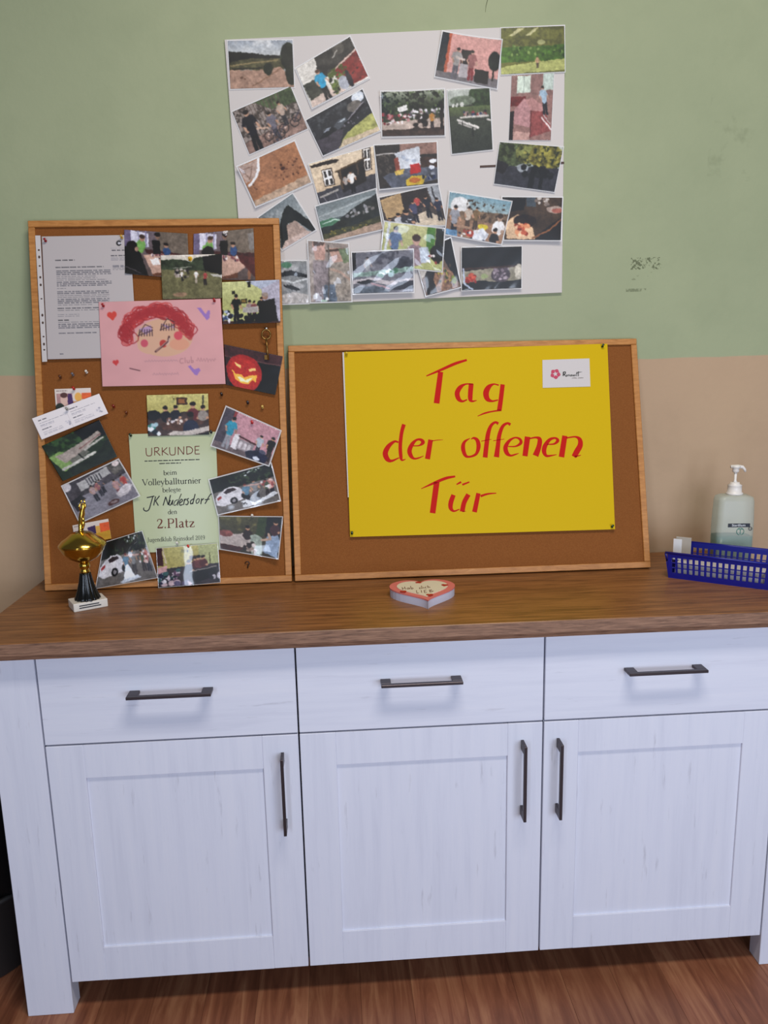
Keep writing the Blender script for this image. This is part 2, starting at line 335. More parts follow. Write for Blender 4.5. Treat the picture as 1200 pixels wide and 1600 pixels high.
# ------------------------------------------------------------------ printed pictures: small procedural painter -> vertex ink
GAIN = 1.25
class Cv:
    def __init__(s, w, h, seed=1, base='808080'):
        if w < 100: w, h = int(w*1.35), int(h*1.35)
        s.w, s.h = w, h; s.rs = np.random.RandomState(seed)
        s.X, s.Y = np.meshgrid((np.arange(w)+.5)/w, (np.arange(h)+.5)/h); s.asp = h/w
        s.a = np.ones((h, w, 3))*np.array(hexrgb(base))
    def noise(s, fx, fy):
        gx, gy = max(2, int(fx)+2), max(2, int(fy)+2); g = s.rs.rand(gy, gx)
        x = s.X*(gx-1.001); y = s.Y*(gy-1.001); i, j = x.astype(int), y.astype(int); a, b = x-i, y-j
        a = a*a*(3-2*a); b = b*b*(3-2*b)
        return (g[j, i]*(1-a)+g[j, i+1]*a)*(1-b)+(g[j+1, i]*(1-a)+g[j+1, i+1]*a)*b
    def put(s, m, c, n=0.0, f=14):
        col = np.array(hexrgb(c))[None, None, :]
        if n: col = col*(1+n*2*(0.6*s.noise(f, f*s.asp)+0.4*s.noise(f*2.6, f*2.6*s.asp)-.5))[..., None]
        m = m[..., None]; s.a = s.a*(1-m)+np.clip(col, 0, 1)*m; return s
    def g(s, c0, c1, y0=0, y1=1, x0=0, x1=1):
        t = np.clip((s.Y-y0)/(y1-y0), 0, 1)[..., None]; c = np.array(hexrgb(c0))*(1-t)+np.array(hexrgb(c1))*t
        m = ((s.X >= x0) & (s.X <= x1) & (s.Y >= y0) & (s.Y <= y1))[..., None]; s.a = np.where(m, c, s.a); return s
    def r(s, x0, y0, x1, y1, c, n=0, f=14): return s.put(((s.X >= x0) & (s.X <= x1) & (s.Y >= y0) & (s.Y <= y1))*1.0, c, n, f)
    def e(s, cx, cy, rx, ry, c, n=0, f=14):
        d = np.sqrt(((s.X-cx)/rx)**2+((s.Y-cy)/ry)**2); return s.put(np.clip((1-d)*min(rx*s.w, ry*s.h)+.5, 0, 1), c, n, f)
    def p(s, pts, c, n=0, f=14):
        ins = np.zeros_like(s.X, bool); k = len(pts)
        for i in range(k):
            (x0, y0), (x1, y1) = pts[i], pts[(i+1) % k]
            if y0 == y1: continue
            ins ^= ((s.Y < y0) != (s.Y < y1)) & (s.X < (x1-x0)*(s.Y-y0)/(y1-y0)+x0)
        return s.put(ins*1.0, c, n, f)
    def l(s, pts, wd, c, al=1.0):
        m = np.zeros_like(s.X)
        for (x0, y0), (x1, y1) in zip(pts, pts[1:]):
            dx, dy = x1-x0, (y1-y0)*s.asp; q = dx*dx+dy*dy+1e-12
            t = np.clip(((s.X-x0)*dx+(s.Y-y0)*s.asp*dy)/q, 0, 1)
            d = np.hypot(s.X-x0-t*dx, (s.Y-y0)*s.asp-t*dy); m = np.maximum(m, np.clip((wd/2-d)*s.w+.5, 0, 1))
        return s.put(m*al, c)
    def b(s, x0, y0, x1, y1, cols, n, rmin=.01, rmax=.03):
        for k in range(n):
            s.e(x0+s.rs.rand()*(x1-x0), y0+s.rs.rand()*(y1-y0), rmin+s.rs.rand()*(rmax-rmin), (rmin+s.rs.rand()*(rmax-rmin))/s.asp, cols[k % len(cols)])
        return s
    def tex(s, x0, y0, x1, y1, c, thr=.5, f=16, soft=6):
        m = np.clip((0.6*s.noise(f, f*s.asp)+.4*s.noise(f*2.3, f*2.3*s.asp)-thr)*soft, 0, 1)*((s.X >= x0) & (s.X <= x1) & (s.Y >= y0) & (s.Y <= y1)); return s.put(m, c)
    def man(s, x, y, h, shirt, pants, skin='b08468', hair='2a221e', lean=0.0):
        k = s.asp; wd = h*k
        s.l([(x-.05*wd, y), (x-.03*wd+lean*.4, y-.5*h)], .09*wd, pants); s.l([(x+.07*wd, y), (x+.04*wd+lean*.4, y-.5*h)], .09*wd, pants)
        s.l([(x+lean*.4, y-.48*h), (x+lean*.8, y-.77*h)], .2*wd, shirt)
        s.l([(x-.1*wd+lean*.8, y-.8*h), (x-.15*wd+lean*.6, y-.63*h)], .07*wd, shirt); s.l([(x-.15*wd+lean*.6, y-.63*h), (x-.1*wd+lean*.5, y-.5*h)], .05*wd, skin); s.l([(x+.1*wd+lean*.8, y-.8*h), (x+.15*wd+lean*.6, y-.63*h)], .07*wd, shirt); s.l([(x+.15*wd+lean*.6, y-.63*h), (x+.19*wd+lean*.5, y-.52*h)], .05*wd, skin)
        s.e(x+lean, y-.91*h, .06*wd, .075*h, skin); s.e(x+lean, y-.945*h, .066*wd, .052*h, hair); return s
    def sit(s, x, y, h, shirt, skin='b08468', hair='2a221e'):
        k = s.asp; wd = h*k; s.e(x, y-.22*h, .28*wd, .34*h, shirt); s.e(x+.2*wd, y-.2*h, .1*wd, .2*h, shirt); s.e(x+.24*wd, y-.08*h, .09*wd, .08*h, skin); s.e(x, y-.68*h, .12*wd, .16*h, skin); s.e(x, y-.76*h, .135*wd, .11*h, hair); return s
    def blur(s):
        p = np.pad(s.a, ((1, 1), (1, 1), (0, 0)), 'edge'); o = s.a*0.5
        for dy, dx in ((0, 1), (2, 1), (1, 0), (1, 2)): o = o+p[dy:dy+s.h, dx:dx+s.w]*0.125
        s.a = o; return s
    def photo(s):
        yy, xx = np.mgrid[0:s.h, 0:s.w].astype(float)
        for fr, am in ((9, .6), (22, .55), (46, .7)):
            xx = xx+(s.noise(fr, fr*s.asp)-.5)*2*am; yy = yy+(s.noise(fr, fr*s.asp)-.5)*2*am
        xx = np.clip(xx, 0, s.w-1.001); yy = np.clip(yy, 0, s.h-1.001); i, j = xx.astype(int), yy.astype(int); fx, fy = (xx-i)[..., None], (yy-j)[..., None]
        A = s.a; s.a = (A[j, i]*(1-fx)+A[j, i+1]*fx)*(1-fy)+(A[j+1, i]*(1-fx)+A[j+1, i+1]*fx)*fy
        s.a = s.a*.8+s.a.mean(2, keepdims=True)*.2
        k = 1+.16*(s.noise(s.w/2.2, s.h/2.2)-.5)+.12*(s.noise(s.w/5, s.h/5)-.5)+.08*(s.noise(7, 5)-.5)
        s.a = np.clip((s.a*k[..., None]-.47)*1.22+.425, 0.0, 1); return s
    def out(s, gain):
        a = np.clip(s.a, 0, 1); a = np.where(a <= .04045, a/12.92, ((a+.055)/1.055)**2.4); return np.clip(a*gain, 0, .86)

def sheet(name, pl, px, cv, label, cat, group=None, n0=0.0, layer=0, m='gloss', lam=0.0, warp=0.0, curl=(0, 0, 0, 0), bow=0.0, seed=0, gain=None, blur=True, t=0.0004):
    """a printed sheet: curved grid with vertex ink, paper thickness, optional laminate margin, whitened to imitate edge highlights"""
    nn = n0+0.0009*layer+t
    uv = [pl.uv(p, nn) for p in px]; c = sum(uv)/4; uv = [q-c for q in uv]
    if blur: cv.blur()
    col = cv.out(gain or GAIN); nx, ny = cv.w, cv.h; rs = np.random.RandomState(seed+7)
    s, tt = np.meshgrid(np.linspace(0, 1, nx), np.linspace(0, 1, ny))
    P = ((1-s)*(1-tt))[..., None]*uv[0]+(s*(1-tt))[..., None]*uv[1]+(s*tt)[..., None]*uv[2]+((1-s)*tt)[..., None]*uv[3]
    def zf(s, tt):
        z = np.zeros_like(s)
        if warp:
            r = np.random.RandomState(seed+99)
            for k in range(6):
                fx, fy, ph = r.uniform(-2.6, 2.6), r.uniform(-2.6, 2.6), r.uniform(0, 6.28); z = z+(1+np.sin(6.283*(fx*s+fy*tt)+ph))*warp/6
        if bow: z = z+bow*4*s*(1-s)
        for k, (a, b) in enumerate(((0, 0), (1, 0), (1, 1), (0, 1))):
            if curl[k]: z = z+curl[k]*np.clip(1-np.hypot(s-a, (tt-b)*0.7)/0.55, 0, 1)**2
        return z
    Z = zf(s, tt)
    V = np.concatenate([P, Z[..., None]], 2).reshape(-1, 3); N1 = len(V)
    idx = np.arange(N1).reshape(ny, nx)
    F = np.stack([idx[:-1, :-1], idx[1:, :-1], idx[1:, 1:], idx[:-1, 1:]], -1).reshape(-1, 4)
    ring = np.concatenate([idx[0, :], idx[1:, -1], idx[-1, -2::-1], idx[-2:0:-1, 0]])
    B = V[ring].copy(); B[:, 2] -= t; ib = N1+np.arange(len(ring)); r2, i2 = np.roll(ring, -1), np.roll(ib, -1)
    F = np.concatenate([F, np.stack([ring, r2, i2, ib], -1)])
    V = np.concatenate([V, B]); col = np.concatenate([col.reshape(-1, 3), np.full((len(ring), 3), .75)])
    me = bpy.data.meshes.new(name); me.vertices.add(len(V)); me.vertices.foreach_set('co', V.astype(np.float32).ravel())
    me.loops.add(len(F)*4); me.loops.foreach_set('vertex_index', F.astype(np.int32).ravel())
    me.polygons.add(len(F)); me.polygons.foreach_set('loop_start', (np.arange(len(F))*4).astype(np.int32)); me.polygons.foreach_set('use_smooth', np.ones(len(F), bool))
    me.update(calc_edges=True)
    at = me.color_attributes.new('ink', 'FLOAT_COLOR', 'POINT'); at.data.foreach_set('color', np.concatenate([col, np.ones((len(col), 1))], 1).astype(np.float32).ravel())
    me.materials.append(M[m]); o = link(bpy.data.objects.new(name, me)); o.matrix_world = pl.mat(c[0], c[1], nn)
    tag(o, label, cat, group)
    if lam:
        k = 14; e = lam; ss = np.linspace(0, 1, k); bm = bmesh.new()
        loop = [(a, 0) for a in ss[:-1]]+[(1, a) for a in ss[:-1]]+[(1-a, 1) for a in ss[:-1]]+[(0, 1-a) for a in ss[:-1]]
        vi, vo = [], []
        for a, b in loop:
            q = (1-a)*(1-b)*uv[0]+a*(1-b)*uv[1]+a*b*uv[2]+(1-a)*b*uv[3]
            lu = (uv[1]-uv[0]+uv[2]-uv[3])/2; lv = (uv[0]-uv[3]+uv[1]-uv[2])/2; lu = lu/np.linalg.norm(lu); lv = lv/np.linalg.norm(lv)
            ou = -1 if a == 0 else (1 if a == 1 else 0); ov = 1 if b == 0 else (-1 if b == 1 else 0)
            z = float(zf(np.array([a]), np.array([b]))[0])-t*.5
            q2 = q+lu*ou*e+lv*ov*e; q1 = q-lu*ou*.001-lv*ov*.001
            vi.append(bm.verts.new((q1[0], q1[1], z))); vo.append(bm.verts.new((q2[0], q2[1], z+rs.rand()*lam*.12)))
        for i in range(len(loop)):
            j = (i+1) % len(loop); bm.faces.new((vi[i], vo[i], vo[j], vi[j]))
        obj('laminate_margin', bm, M['film'], o, smooth=True)
    return o

# --- the photographs on the white foam board (u to the right, v down)
def c_dune():
    c = Cv(84, 62, 3); c.g('8b929b', 'b4b6b4', 0, .36); c.tex(0, 0, 1, .33, 'c2c3c2', .5, 7, 3)
    c.p([(0, .22), (.3, .26), (.8, .33), (.8, .42), (.3, .43), (0, .52)], '23241d', .2); c.p([(0, .45), (.35, .37), (.85, .38), (.85, .62), (0, .6)], '55523a', .3)
    c.l([(.02, .52), (.4, .46), (.75, .42)], .02, '8a7a55'); c.l([(.05, .58), (.5, .57)], .02, '2c2b20')
    c.p([(0, .6), (.4, .62), (.62, .6), (.8, .56), (1, .9), (1, 1), (0, 1)], '9d7d6b', .12); c.l([(.35, .95), (.65, .72), (.8, .6)], .02, '84644f'); c.b(.1, .7, .3, .8, ['6b4f3f'], 2)
    c.e(.6, .6, .07, .13, '2a3120', .3); c.e(.93, .35, .13, .3, '242b1d', .4); c.e(.97, .65, .1, .3, '2d3122', .4); return c
def c_redcar():
    c = Cv(84, 62, 5, 'c2bdb4'); c.p([(.35, 0), (1, 0), (1, .52), (.38, .52), (.3, .3)], '3c3a36', .25); c.p([(.52, .5), (1, .33), (1, .95), (.6, .95)], '86302c', .2); c.l([(.45, .5), (1, .3)], .03, 'c4a79b')
    c.e(.75, .1, .1, .12, '55514a'); c.l([(.62, .2), (.72, .12)], .02, 'a09b92'); c.p([(0, .42), (.3, .45), (.34, .95), (.05, .98)], '3d3f37', .3); c.p([(.02, .85), (.35, .78), (.6, .9), (.6, 1), (0, 1)], 'b5a296', .1)
    c.tex(.42, .42, .75, .98, '55602e', .42, 14); c.b(.42, .6, .62, .95, ['4a5a30', '6b7a3a', '2a2f22'], 14, .015, .04)
    c.man(.3, .98, .72, '2790b5', '17181c', 'b58a74', '5b4334'); c.e(.62, .82, .09, .16, '9da0a8'); c.e(.72, .8, .04, .2, '2a2530'); c.b(.78, .6, .92, .9, ['5a2422'], 4); return c
def c_bikes():
    c = Cv(84, 62, 7, '8f837c'); c.tex(0, 0, 1, .75, '4e4640', .45, 22); c.p([(.35, 0), (1, 0), (1, .35), (.6, .3)], '4d5a3d', .35)
    for k in range(12): c.l([(.1+.06*k, .0), (.14+.055*k, .7)], .012, '5f5148')
    c.p([(0, .75), (1, .6), (1, 1), (0, 1)], '82695f', .25); c.man(.17, 1.02, .95, '23232c', '1b1b20', 'b08a72', '2a2321', .02)
    c.l([(.27, .55), (.42, .62)], .035, 'b89a86'); c.man(.52, .95, .65, '6c6872', '45424c'); c.man(.72, .72, .55, 'a79384', '3a3a3e')
    for x, y in ((.4, .8), (.58, .85), (.66, .78), (.9, .66), (.85, .75)):
        for k in range(14):
            a = k*.45; c.l([(x+.07*math.cos(a), y+.1*math.sin(a)), (x+.07*math.cos(a+.45), y+.1*math.sin(a+.45))], .012, '2c2a2c')
        c.l([(x, y), (x+.1, y-.15)], .014, '4b4650')
    c.b(.3, .75, .7, 1, ['3a3436', 'b79d90', '5e4a44'], 16, .008, .025); return c
def c_carpark():
    c = Cv(84, 62, 9, '35363a'); c.tex(0, 0, 1, .5, '4b4d50', .5, 14); c.e(.88, .1, .1, .12, 'c6ccd4', .2); c.e(.78, .25, .12, .12, '6e6862', .2)
    c.p([(0, .6), (.5, .55), (.3, 1), (.1, 1), (0, .9)], '4b464e', .15); c.p([(.28, 1), (.5, .72), (1, .55), (1, 1)], '9b9b5a', .18); c.p([(.28, 1), (.42, .85), (1, .9), (1, 1)], 'b8a68a', .1)
    c.p([(.06, .58), (.2, .45), (.33, .43), (.36, .55), (.2, .62)], '24262b'); c.p([(.14, .5), (.24, .42), (.32, .44), (.25, .5)], '7d838c'); c.p([(.36, .46), (.46, .36), (.58, .38), (.6, .5), (.4, .58)], '4e5258'); c.p([(.42, .42), (.56, .38), (.56, .44)], '9aa1a8')
    c.l([(.55, .52), (.92, .3)], .05, '25242a'); c.l([(.6, .46), (.93, .26)], .015, '9a949a'); c.b(.45, .5, .85, .6, ['2a2a2e', '75707a'], 12, .01, .02); return c
def c_sand():
    c = Cv(84, 62, 11, '9e6d4c'); c.put(np.ones_like(c.X), '9e6d4c', .1, 9); c.g('9e6d4c', 'a0704f', 0, .0001); c.b(.45, .35, .95, .7, ['6e4730', '7d5238', '4f3324'], 22, .008, .022)
    c.e(.66, .45, .04, .04, '4a2c20'); c.b(.1, .5, .3, .95, ['6e4a33'], 7, .008, .018); c.p([(0, .86), (1, .8), (1, 1), (0, 1)], 'a98f78', .15)
    c.p([(0, 0), (.36, .02), (.22, .35), (.02, .42)], 'a58d80', .12); c.l([(.36, .0), (.3, .22), (.2, .38), (.05, .5)], .04, 'd4d4d4'); c.l([(.04, .1), (.22, .12), (.1, .36), (.04, .1)], .012, '7a5b4b'); return c
def c_house():
    c = Cv(84, 62, 13, 'cdb79a'); c.g('d0bda2', 'bfa88a', 0, .7); c.p([(0, .72), (1, .62), (1, 1), (0, 1)], '45444a', .15); c.p([(.0, .05), (.35, .05), (.46, .1), (.4, .15), (.02, .12)], '3a3029')
    for x, y, w, h in ((.17, .25, .14, .38), (.83, .02, .1, .48)):
        c.r(x-.015, y-.02, x+w+.015, y+h+.02, '4a3d33'); c.r(x, y, x+w, y+h, 'e3ddd6')
        for i in (0, 1):
            for j in (0, 1): c.r(x+.015+i*w/2, y+.03+j*h*.5, x+w/2-.008+i*w/2, y+h*.45+j*h*.5, '35322f')
    c.p([(.4, .35), (.82, .25), (.84, .75), (.43, .88)], '2b2622', .2); c.l([(.38, .36), (.85, .22)], .03, '54432f'); c.r(.42, .35, .45, .8, '5b4a38'); c.r(.7, .3, .73, .55, '55463a')
    c.man(.6, .92, .52, 'cfc9c2', '1c1a1e'); c.man(.5, .85, .36, '9c948e', '2b292d'); c.l([(.05, .85), (.35, .78)], .035, '9b958e'); c.l([(.1, .85), (.12, 1)], .01, '8a858a'); c.l([(.3, .8), (.33, .97)], .01, '8a858a'); return c
def c_hill():
    c = Cv(70, 56, 15, '7f8688'); c.g('6e7679', '9aa0a0', 0, .6); c.tex(0, 0, 1, .5, 'a5a9a9', .5, 8, 3); c.p([(.0, .95), (.3, .45), (.6, .2), (.75, .15), (1, .75), (1, 1), (.9, 1), (.72, .6), (.5, .52), (.3, .85), (.2, 1)], '23271f', .25)
    c.p([(.2, 1), (.45, .55), (.7, .55), (.82, .95), (.82, 1)], '9c867a', .12); c.p([(0, 1), (.2, .85), (.8, .9), (.9, 1)], 'b39d92', .1); return c
def c_lake():
    c = Cv(84, 62, 17, '5c6668'); c.g('6d7678', '8c9494', 0, .42); c.l([(0, .3), (1, .12)], .03, '9aa1a1'); c.p([(0, .6), (.3, .5), (.6, .3), (1, .1), (1, .75), (0, .85)], '2f332e', .2); c.p([(0, .42), (.2, .4), (.35, .5), (.2, .6), (0, .58)], '4d7a5c'); c.l([(.05, .5), (.25, .46), (.33, .52)], .02, 'b5c8bb')
    c.b(.45, .32, .9, .52, ['7d7d80', '9a989a', '6b6765'], 16, .015, .04); c.p([(0, .78), (1, .66), (1, .8), (0, .92)], '4a4a2c', .35); c.b(.1, .74, .9, .85, ['6d6a30', '8a7a3a'], 22, .008, .02); c.p([(0, .92), (1, .8), (1, 1), (0, 1)], 'a08774', .12); return c
def c_swirl():
    c = Cv(50, 60, 19, '7b7d7d'); c.tex(0, 0, 1, 1, 'a3a3a3', .5, 4, 4); c.e(.25, .1, .2, .07, '4f7a60'); c.p([(0, .28), (.4, .22), (1, .32), (1, .4), (.4, .34), (0, .38)], '2b2d2f'); c.p([(.1, .55), (.4, .55), (.75, .68), (.6, .7), (.2, .62)], '303133'); c.p([(0, .8), (.5, .72), (1, .8), (1, 1), (0, 1)], 'a9a4a0', .15); c.l([(0, .44), (.5, .5), (1, .42)], .05, 'b9bcbc'); return c
def c_girls():
    c = Cv(60, 84, 21, '8c8078'); c.tex(0, 0, 1, 1, 'a89d95', .5, 6, 4); c.p([(.1, 0), (.42, 0), (.4, .3), (.15, .3)], 'b28d80', .1); c.p([(.12, 0), (.42, 0), (.38, .06), (.15, .08)], '5d4a40'); c.p([(.5, .1), (.9, .08), (.9, .3), (.6, .34)], 'a98676', .1); c.l([(.45, .15), (.9, .1)], .05, '4b3b33'); c.p([(.75, .1), (1, .08), (1, .35), (.85, .33)], '6f7b5c', .2)
    c.p([(.1, .32), (.48, .32), (.5, 1), (.1, 1)], '84797a', .22); c.p([(.5, .34), (1, .32), (1, 1), (.5, 1)], '8d8378', .22); c.l([(.55, .45), (.78, .5), (.98, .62)], .06, 'a98e7e'); c.p([(.35, .72), (.6, .7), (.65, 1), (.3, 1)], '5b6673', .25); c.l([(.5, .05), (.48, .6), (.42, 1)], .03, '5e564f'); c.b(.05, .85, .4, 1, ['c9ccd0', '9fb5a5'], 5, .03, .06); return c
def c_crowd():
    c = Cv(84, 62, 23, '3c4531'); c.g('9aa08e', '3a4230', 0, .3); c.tex(0, 0, 1, .55, '22291d', .42, 18); c.tex(0, 0, 1, .5, '5b6a45', .6, 20); c.p([(0, .68), (1, .6), (1, .85), (0, .9)], 'a8978c', .15); c.p([(0, .86), (1, .8), (1, 1), (0, 1)], '4a3b35', .25)
    c.b(0, .5, .45, .72, ['a0484c', 'b87f80', 'd0c6c4', '5a3a3c', '8a3038'], 44, .012, .03); c.b(.42, .42, 1, .62, ['c4bfc4', '9a8f94', '5a5660', 'd8d2d4', '7a6460'], 50, .01, .028); c.p([(.25, .35), (.4, .3), (.42, .42), (.28, .46)], 'd4d0cc')
    c.b(.52, .55, .75, .85, ['2b2624', '3a302c', '1f1c1d'], 16, .025, .05); c.man(.8, .82, .36, 'b07a32', '2a2428'); c.r(.93, .3, .98, .85, '2a241f'); return c
def c_pinkroom():
    c = Cv(84, 62, 25, 'b5837c'); c.put(np.ones_like(c.X), 'bd8a82', .06, 5); c.p([(0, 0), (.14, 0), (.14, 1), (0, 1)], '35383b', .15); c.p([(.12, 0), (.17, 0), (.17, .95), (.12, .95)], 'a8563c'); c.p([(0, .86), (1, .8), (1, 1), (0, 1)], '6f6a6c', .15)
    c.r(.36, .3, .52, .62, '241f20'); c.r(.36, .62, .5, .9, '9a9496'); c.man(.29, .95, .68, '8b8784', '5a5860', 'a5816c', '2a2220', .02); c.l([(.3, .5), (.42, .52)], .04, 'a89a92'); c.man(.55, .92, .64, '8a5a58', '7d2c34', 'b08a78', '2a2220'); c.r(.62, .68, .84, .95, '241f20'); c.e(.92, .45, .1, .2, '232b22', .4); c.r(.9, .6, .93, .85, '2b2623'); return c
def c_meadow():
    c = Cv(84, 62, 27, '6b6c35'); c.tex(0, 0, 1, .45, '585a2e', .5, 12); c.p([(.12, .18), (.28, .02), (.38, .02), (.2, .18)], 'b0aa7c'); c.p([(.38, .2), (.52, .04), (.6, .02), (.46, .18)], 'a9a578'); c.e(.63, .33, .06, .06, '9a9a68'); c.p([(0, .42), (1, .4), (1, .72), (0, .75)], '4a6b27', .25); c.b(.1, .4, 1, .62, ['7d9450', '33501d', '5a7a35'], 30, .012, .03); c.p([(0, .85), (.3, .78), (1, .7), (1, .95), (0, 1)], '9fa25f', .12); c.man(.57, .88, .25, 'b08a6a', '4a3a35'); return c
def c_picnic():
    c = Cv(62, 84, 29, '3e4439'); c.g('a8aca4', '848b80', 0, .25); c.e(.8, .12, .3, .2, '35472c', .35); c.e(.35, .18, .3, .08, '66705f', .25); c.b(.1, .22, .4, .28, ['b5b5ae'], 4, .03, .05); c.g('5d6b43', '4c543f', .27, .42); c.g('454b40', '373c35', .42, 1); c.tex(0, .42, 1, 1, '3b4038', .5, 10, 3)
    c.b(.3, .36, .92, .42, ['8a3c40', '35405c', '7a6a66', '2c2a33', 'a08a80'], 18, .02, .045); c.l([(.28, .44), (.92, .44)], .045, 'b8b2aa'); c.l([(.2, .47), (.68, .62)], .05, 'c4beb8'); c.l([(.22, .52), (.6, .64)], .04, 'a09a95'); c.l([(.55, .62), (.55, .74)], .03, '2b2d2a'); c.l([(.3, .5), (.32, .58)], .02, '2b2d2a'); c.l([(.9, .5), (1, .52)], .04, 'b0aaa4'); return c
def c_desk():
    c = Cv(62, 84, 31, '8d6a63'); c.r(0, 0, 1, .32, '866660'); c.r(.14, .02, .46, .27, 'b4bfb0'); c.l([(.3, .02), (.3, .27)], .02, '8a938a'); c.r(.75, 0, 1, .25, 'a8b4aa'); c.r(0, .33, .35, .48, '6f2a2c', .15); c.p([(.08, .55), (.32, .36), (.62, .48), (.5, .8), (.12, .75)], 'a77b7b', .08)
    c.p([(.5, .56), (.8, .52), (1, .85), (.5, .95)], '8c4a48', .08); c.p([(.35, .4), (.5, .35), (.82, .5), (.78, .56), (.5, .56)], 'ab7c78'); c.l([(.5, .55), (.5, .95)], .02, '5c2c2c'); c.man(.84, .6, .42, '8fa5b5', '2a2a33', 'b08a78', '3b302c', -.1); c.p([(0, .85), (.5, .88), (.5, 1), (0, 1)], 'b08a80', .08); c.r(0, .55, .1, 1, '2a2022', .2); c.l([(.75, .65), (1, .85)], .03, 'cfc8c4'); c.l([(.8, .62), (.95, .75)], .02, 'b5b0ac'); return c
def c_street():
    c = Cv(84, 62, 33, '8b9392'); c.g('a5aaa4', '8a918e', 0, .4); c.e(.2, .25, .25, .3, '4c5638', .5); c.e(.45, .2, .18, .25, '6b6e3c', .5); c.e(.75, .25, .27, .3, '7d7634', .5); c.tex(0, 0, 1, .5, '33391f', .55, 22); c.tex(.4, 0, 1, .45, 'a39a4a', .62, 20)
    c.p([(0, .55), (1, .48), (1, 1), (0, 1)], '3a3a41', .15); c.p([(0, .42), (.2, .5), (.12, .75), (0, .7)], '2b2729', .2); c.e(.42, .55, .09, .1, '8f9498'); c.b(.42, .5, .9, .75, ['1f2020', '2a2b2c', '191a1c'], 22, .03, .06); c.r(.55, .55, .63, .98, '17181a'); c.r(.72, .55, .78, .98, '1f2022'); return c
def c_stall():
    c = Cv(84, 62, 35, '3b3633'); c.tex(0, .2, .35, .7, '57504a', .55, 20); c.r(.4, 0, 1, .28, '8a6b60', .1); c.l([(.02, .22), (.32, .2)], .02, 'b5b0ac'); c.p([(.32, .2), (.72, .08), (.74, .55), (.34, .6)], 'b6bac0', .05); c.b(.42, .3, .66, .42, ['9aa2b0'], 4, .02, .04); c.p([(.3, .32), (.36, .3), (.38, .62), (.3, .62)], '8c4a3c'); c.r(.72, .35, 1, .65, '4a3830', .2)
    c.p([(.08, .72), (.4, .58), (1, .6), (1, .9), (.2, 1)], '565a66', .2); c.p([(.55, .5), (.7, .47), (.72, .7), (.54, .72)], 'b52a28'); c.p([(.28, .62), (.45, .58), (.42, .7), (.3, .72)], 'b59a4a', .3); c.p([(.46, .86), (.56, .76), (.8, .78), (.74, .98), (.46, .97)], 'c2a42e'); c.e(.61, .87, .1, .06, 'b56a2a'); c.b(.75, .62, .95, .85, ['2c3a5c', '8a8f9a', '33363f'], 10, .02, .04); c.e(.93, .45, .06, .05, 'c8ccd6'); c.e(.9, .6, .05, .05, 'c8ccd6'); return c
def c_hall():
    c = Cv(84, 62, 37, '4b423d'); c.p([(0, .1), (.35, 0), (.36, .6), (.05, .8)], 'a78a62', .08); c.r(.35, 0, .8, .5, '39302e', .15); c.p([(.8, 0), (1, 0), (1, .4), (.85, .45)], '8b8e92', .2); c.l([(.88, 0), (.9, .4)], .02, '2c2a2c')
    c.p([(.48, .72), (.72, .6), (1, .85), (1, 1), (.5, 1)], 'b8a892', .06); c.man(.52, .9, .62, '4a4a63', '2b2a33'); c.man(.6, .62, .45, 'b24a44', '33303a'); c.man(.75, .78, .58, '2b2b33', '25252c'); c.man(.92, .85, .55, '33364a', '23232b'); c.sit(.25, .95, .4, 'b0b0b4'); c.sit(.38, .95, .5, '3b3b42'); c.sit(.1, 1, .3, '2a2628'); c.b(.33, .7, .46, .95, ['c4c4c8', '4b4b52'], 8, .01, .025); return c
def c_greenroom():
    c = Cv(84, 62, 39, 'a3a66a'); c.g('b3b17c', '9a9d66', 0, .6); c.r(.72, 0, .85, .55, '4f7a35', .1); c.r(.86, 0, 1, .5, '2a2d24'); c.man(.2, .95, .88, '5a6d8c', '38404e', 'b09080', '332a28'); c.l([(.08, 0), (.05, 1)], .04, 'b9bcc0'); c.sit(.55, .85, .75, '8a7478', 'b59080', '4b3a33'); c.p([(.6, .5), (.75, .45), (.8, .8), (.65, .85)], 'a9b2bd', .2); c.e(.9, .6, .12, .2, '26221f', .2); c.b(.75, .65, .98, .85, ['d0ccca', '2d2628', '8d3f3a'], 10, .015, .03); c.p([(0, .7), (.4, .72), (.4, 1), (0, 1)], '7d7a80', .3); return c
def c_foil():
    c = Cv(84, 62, 41, '6a6a72'); c.tex(0, 0, 1, 1, '8f8f98', .5, 6, 4); c.r(0, 0, .06, .45, '1f2022'); c.man(.25, .62, .5, 'a5a7a8', '8a8c90', 'a58f84', '3a3636'); c.tex(.3, 0, 1, .5, '4b4b55', .5, 10); c.e(.85, .35, .12, .2, '3d3f48', .2); c.p([(0, .5), (.4, .46), (1, .4), (1, .5), (.4, .58), (0, .6)], '7e958c', .3); c.b(.35, .45, .75, .58, ['4c7a60', 'c9d2d6', '9fb8bd'], 10, .02, .05)
    c.p([(0, .66), (.35, .62), (.6, .72), (1, .66), (1, .78), (.6, .82), (.3, .72), (0, .76)], 'b2aaac', .1); c.p([(.05, .72), (.25, .66), (.4, .72), (.2, .78)], '24262a'); c.p([(.55, .95), (.75, .75), (1, .72), (1, .92)], '3a3b44'); c.p([(.0, .85), (.5, .8), (.6, 1), (0, 1)], '57606a', .3); c.l([(.3, .76), (.6, .9)], .03, 'a88a90'); return c
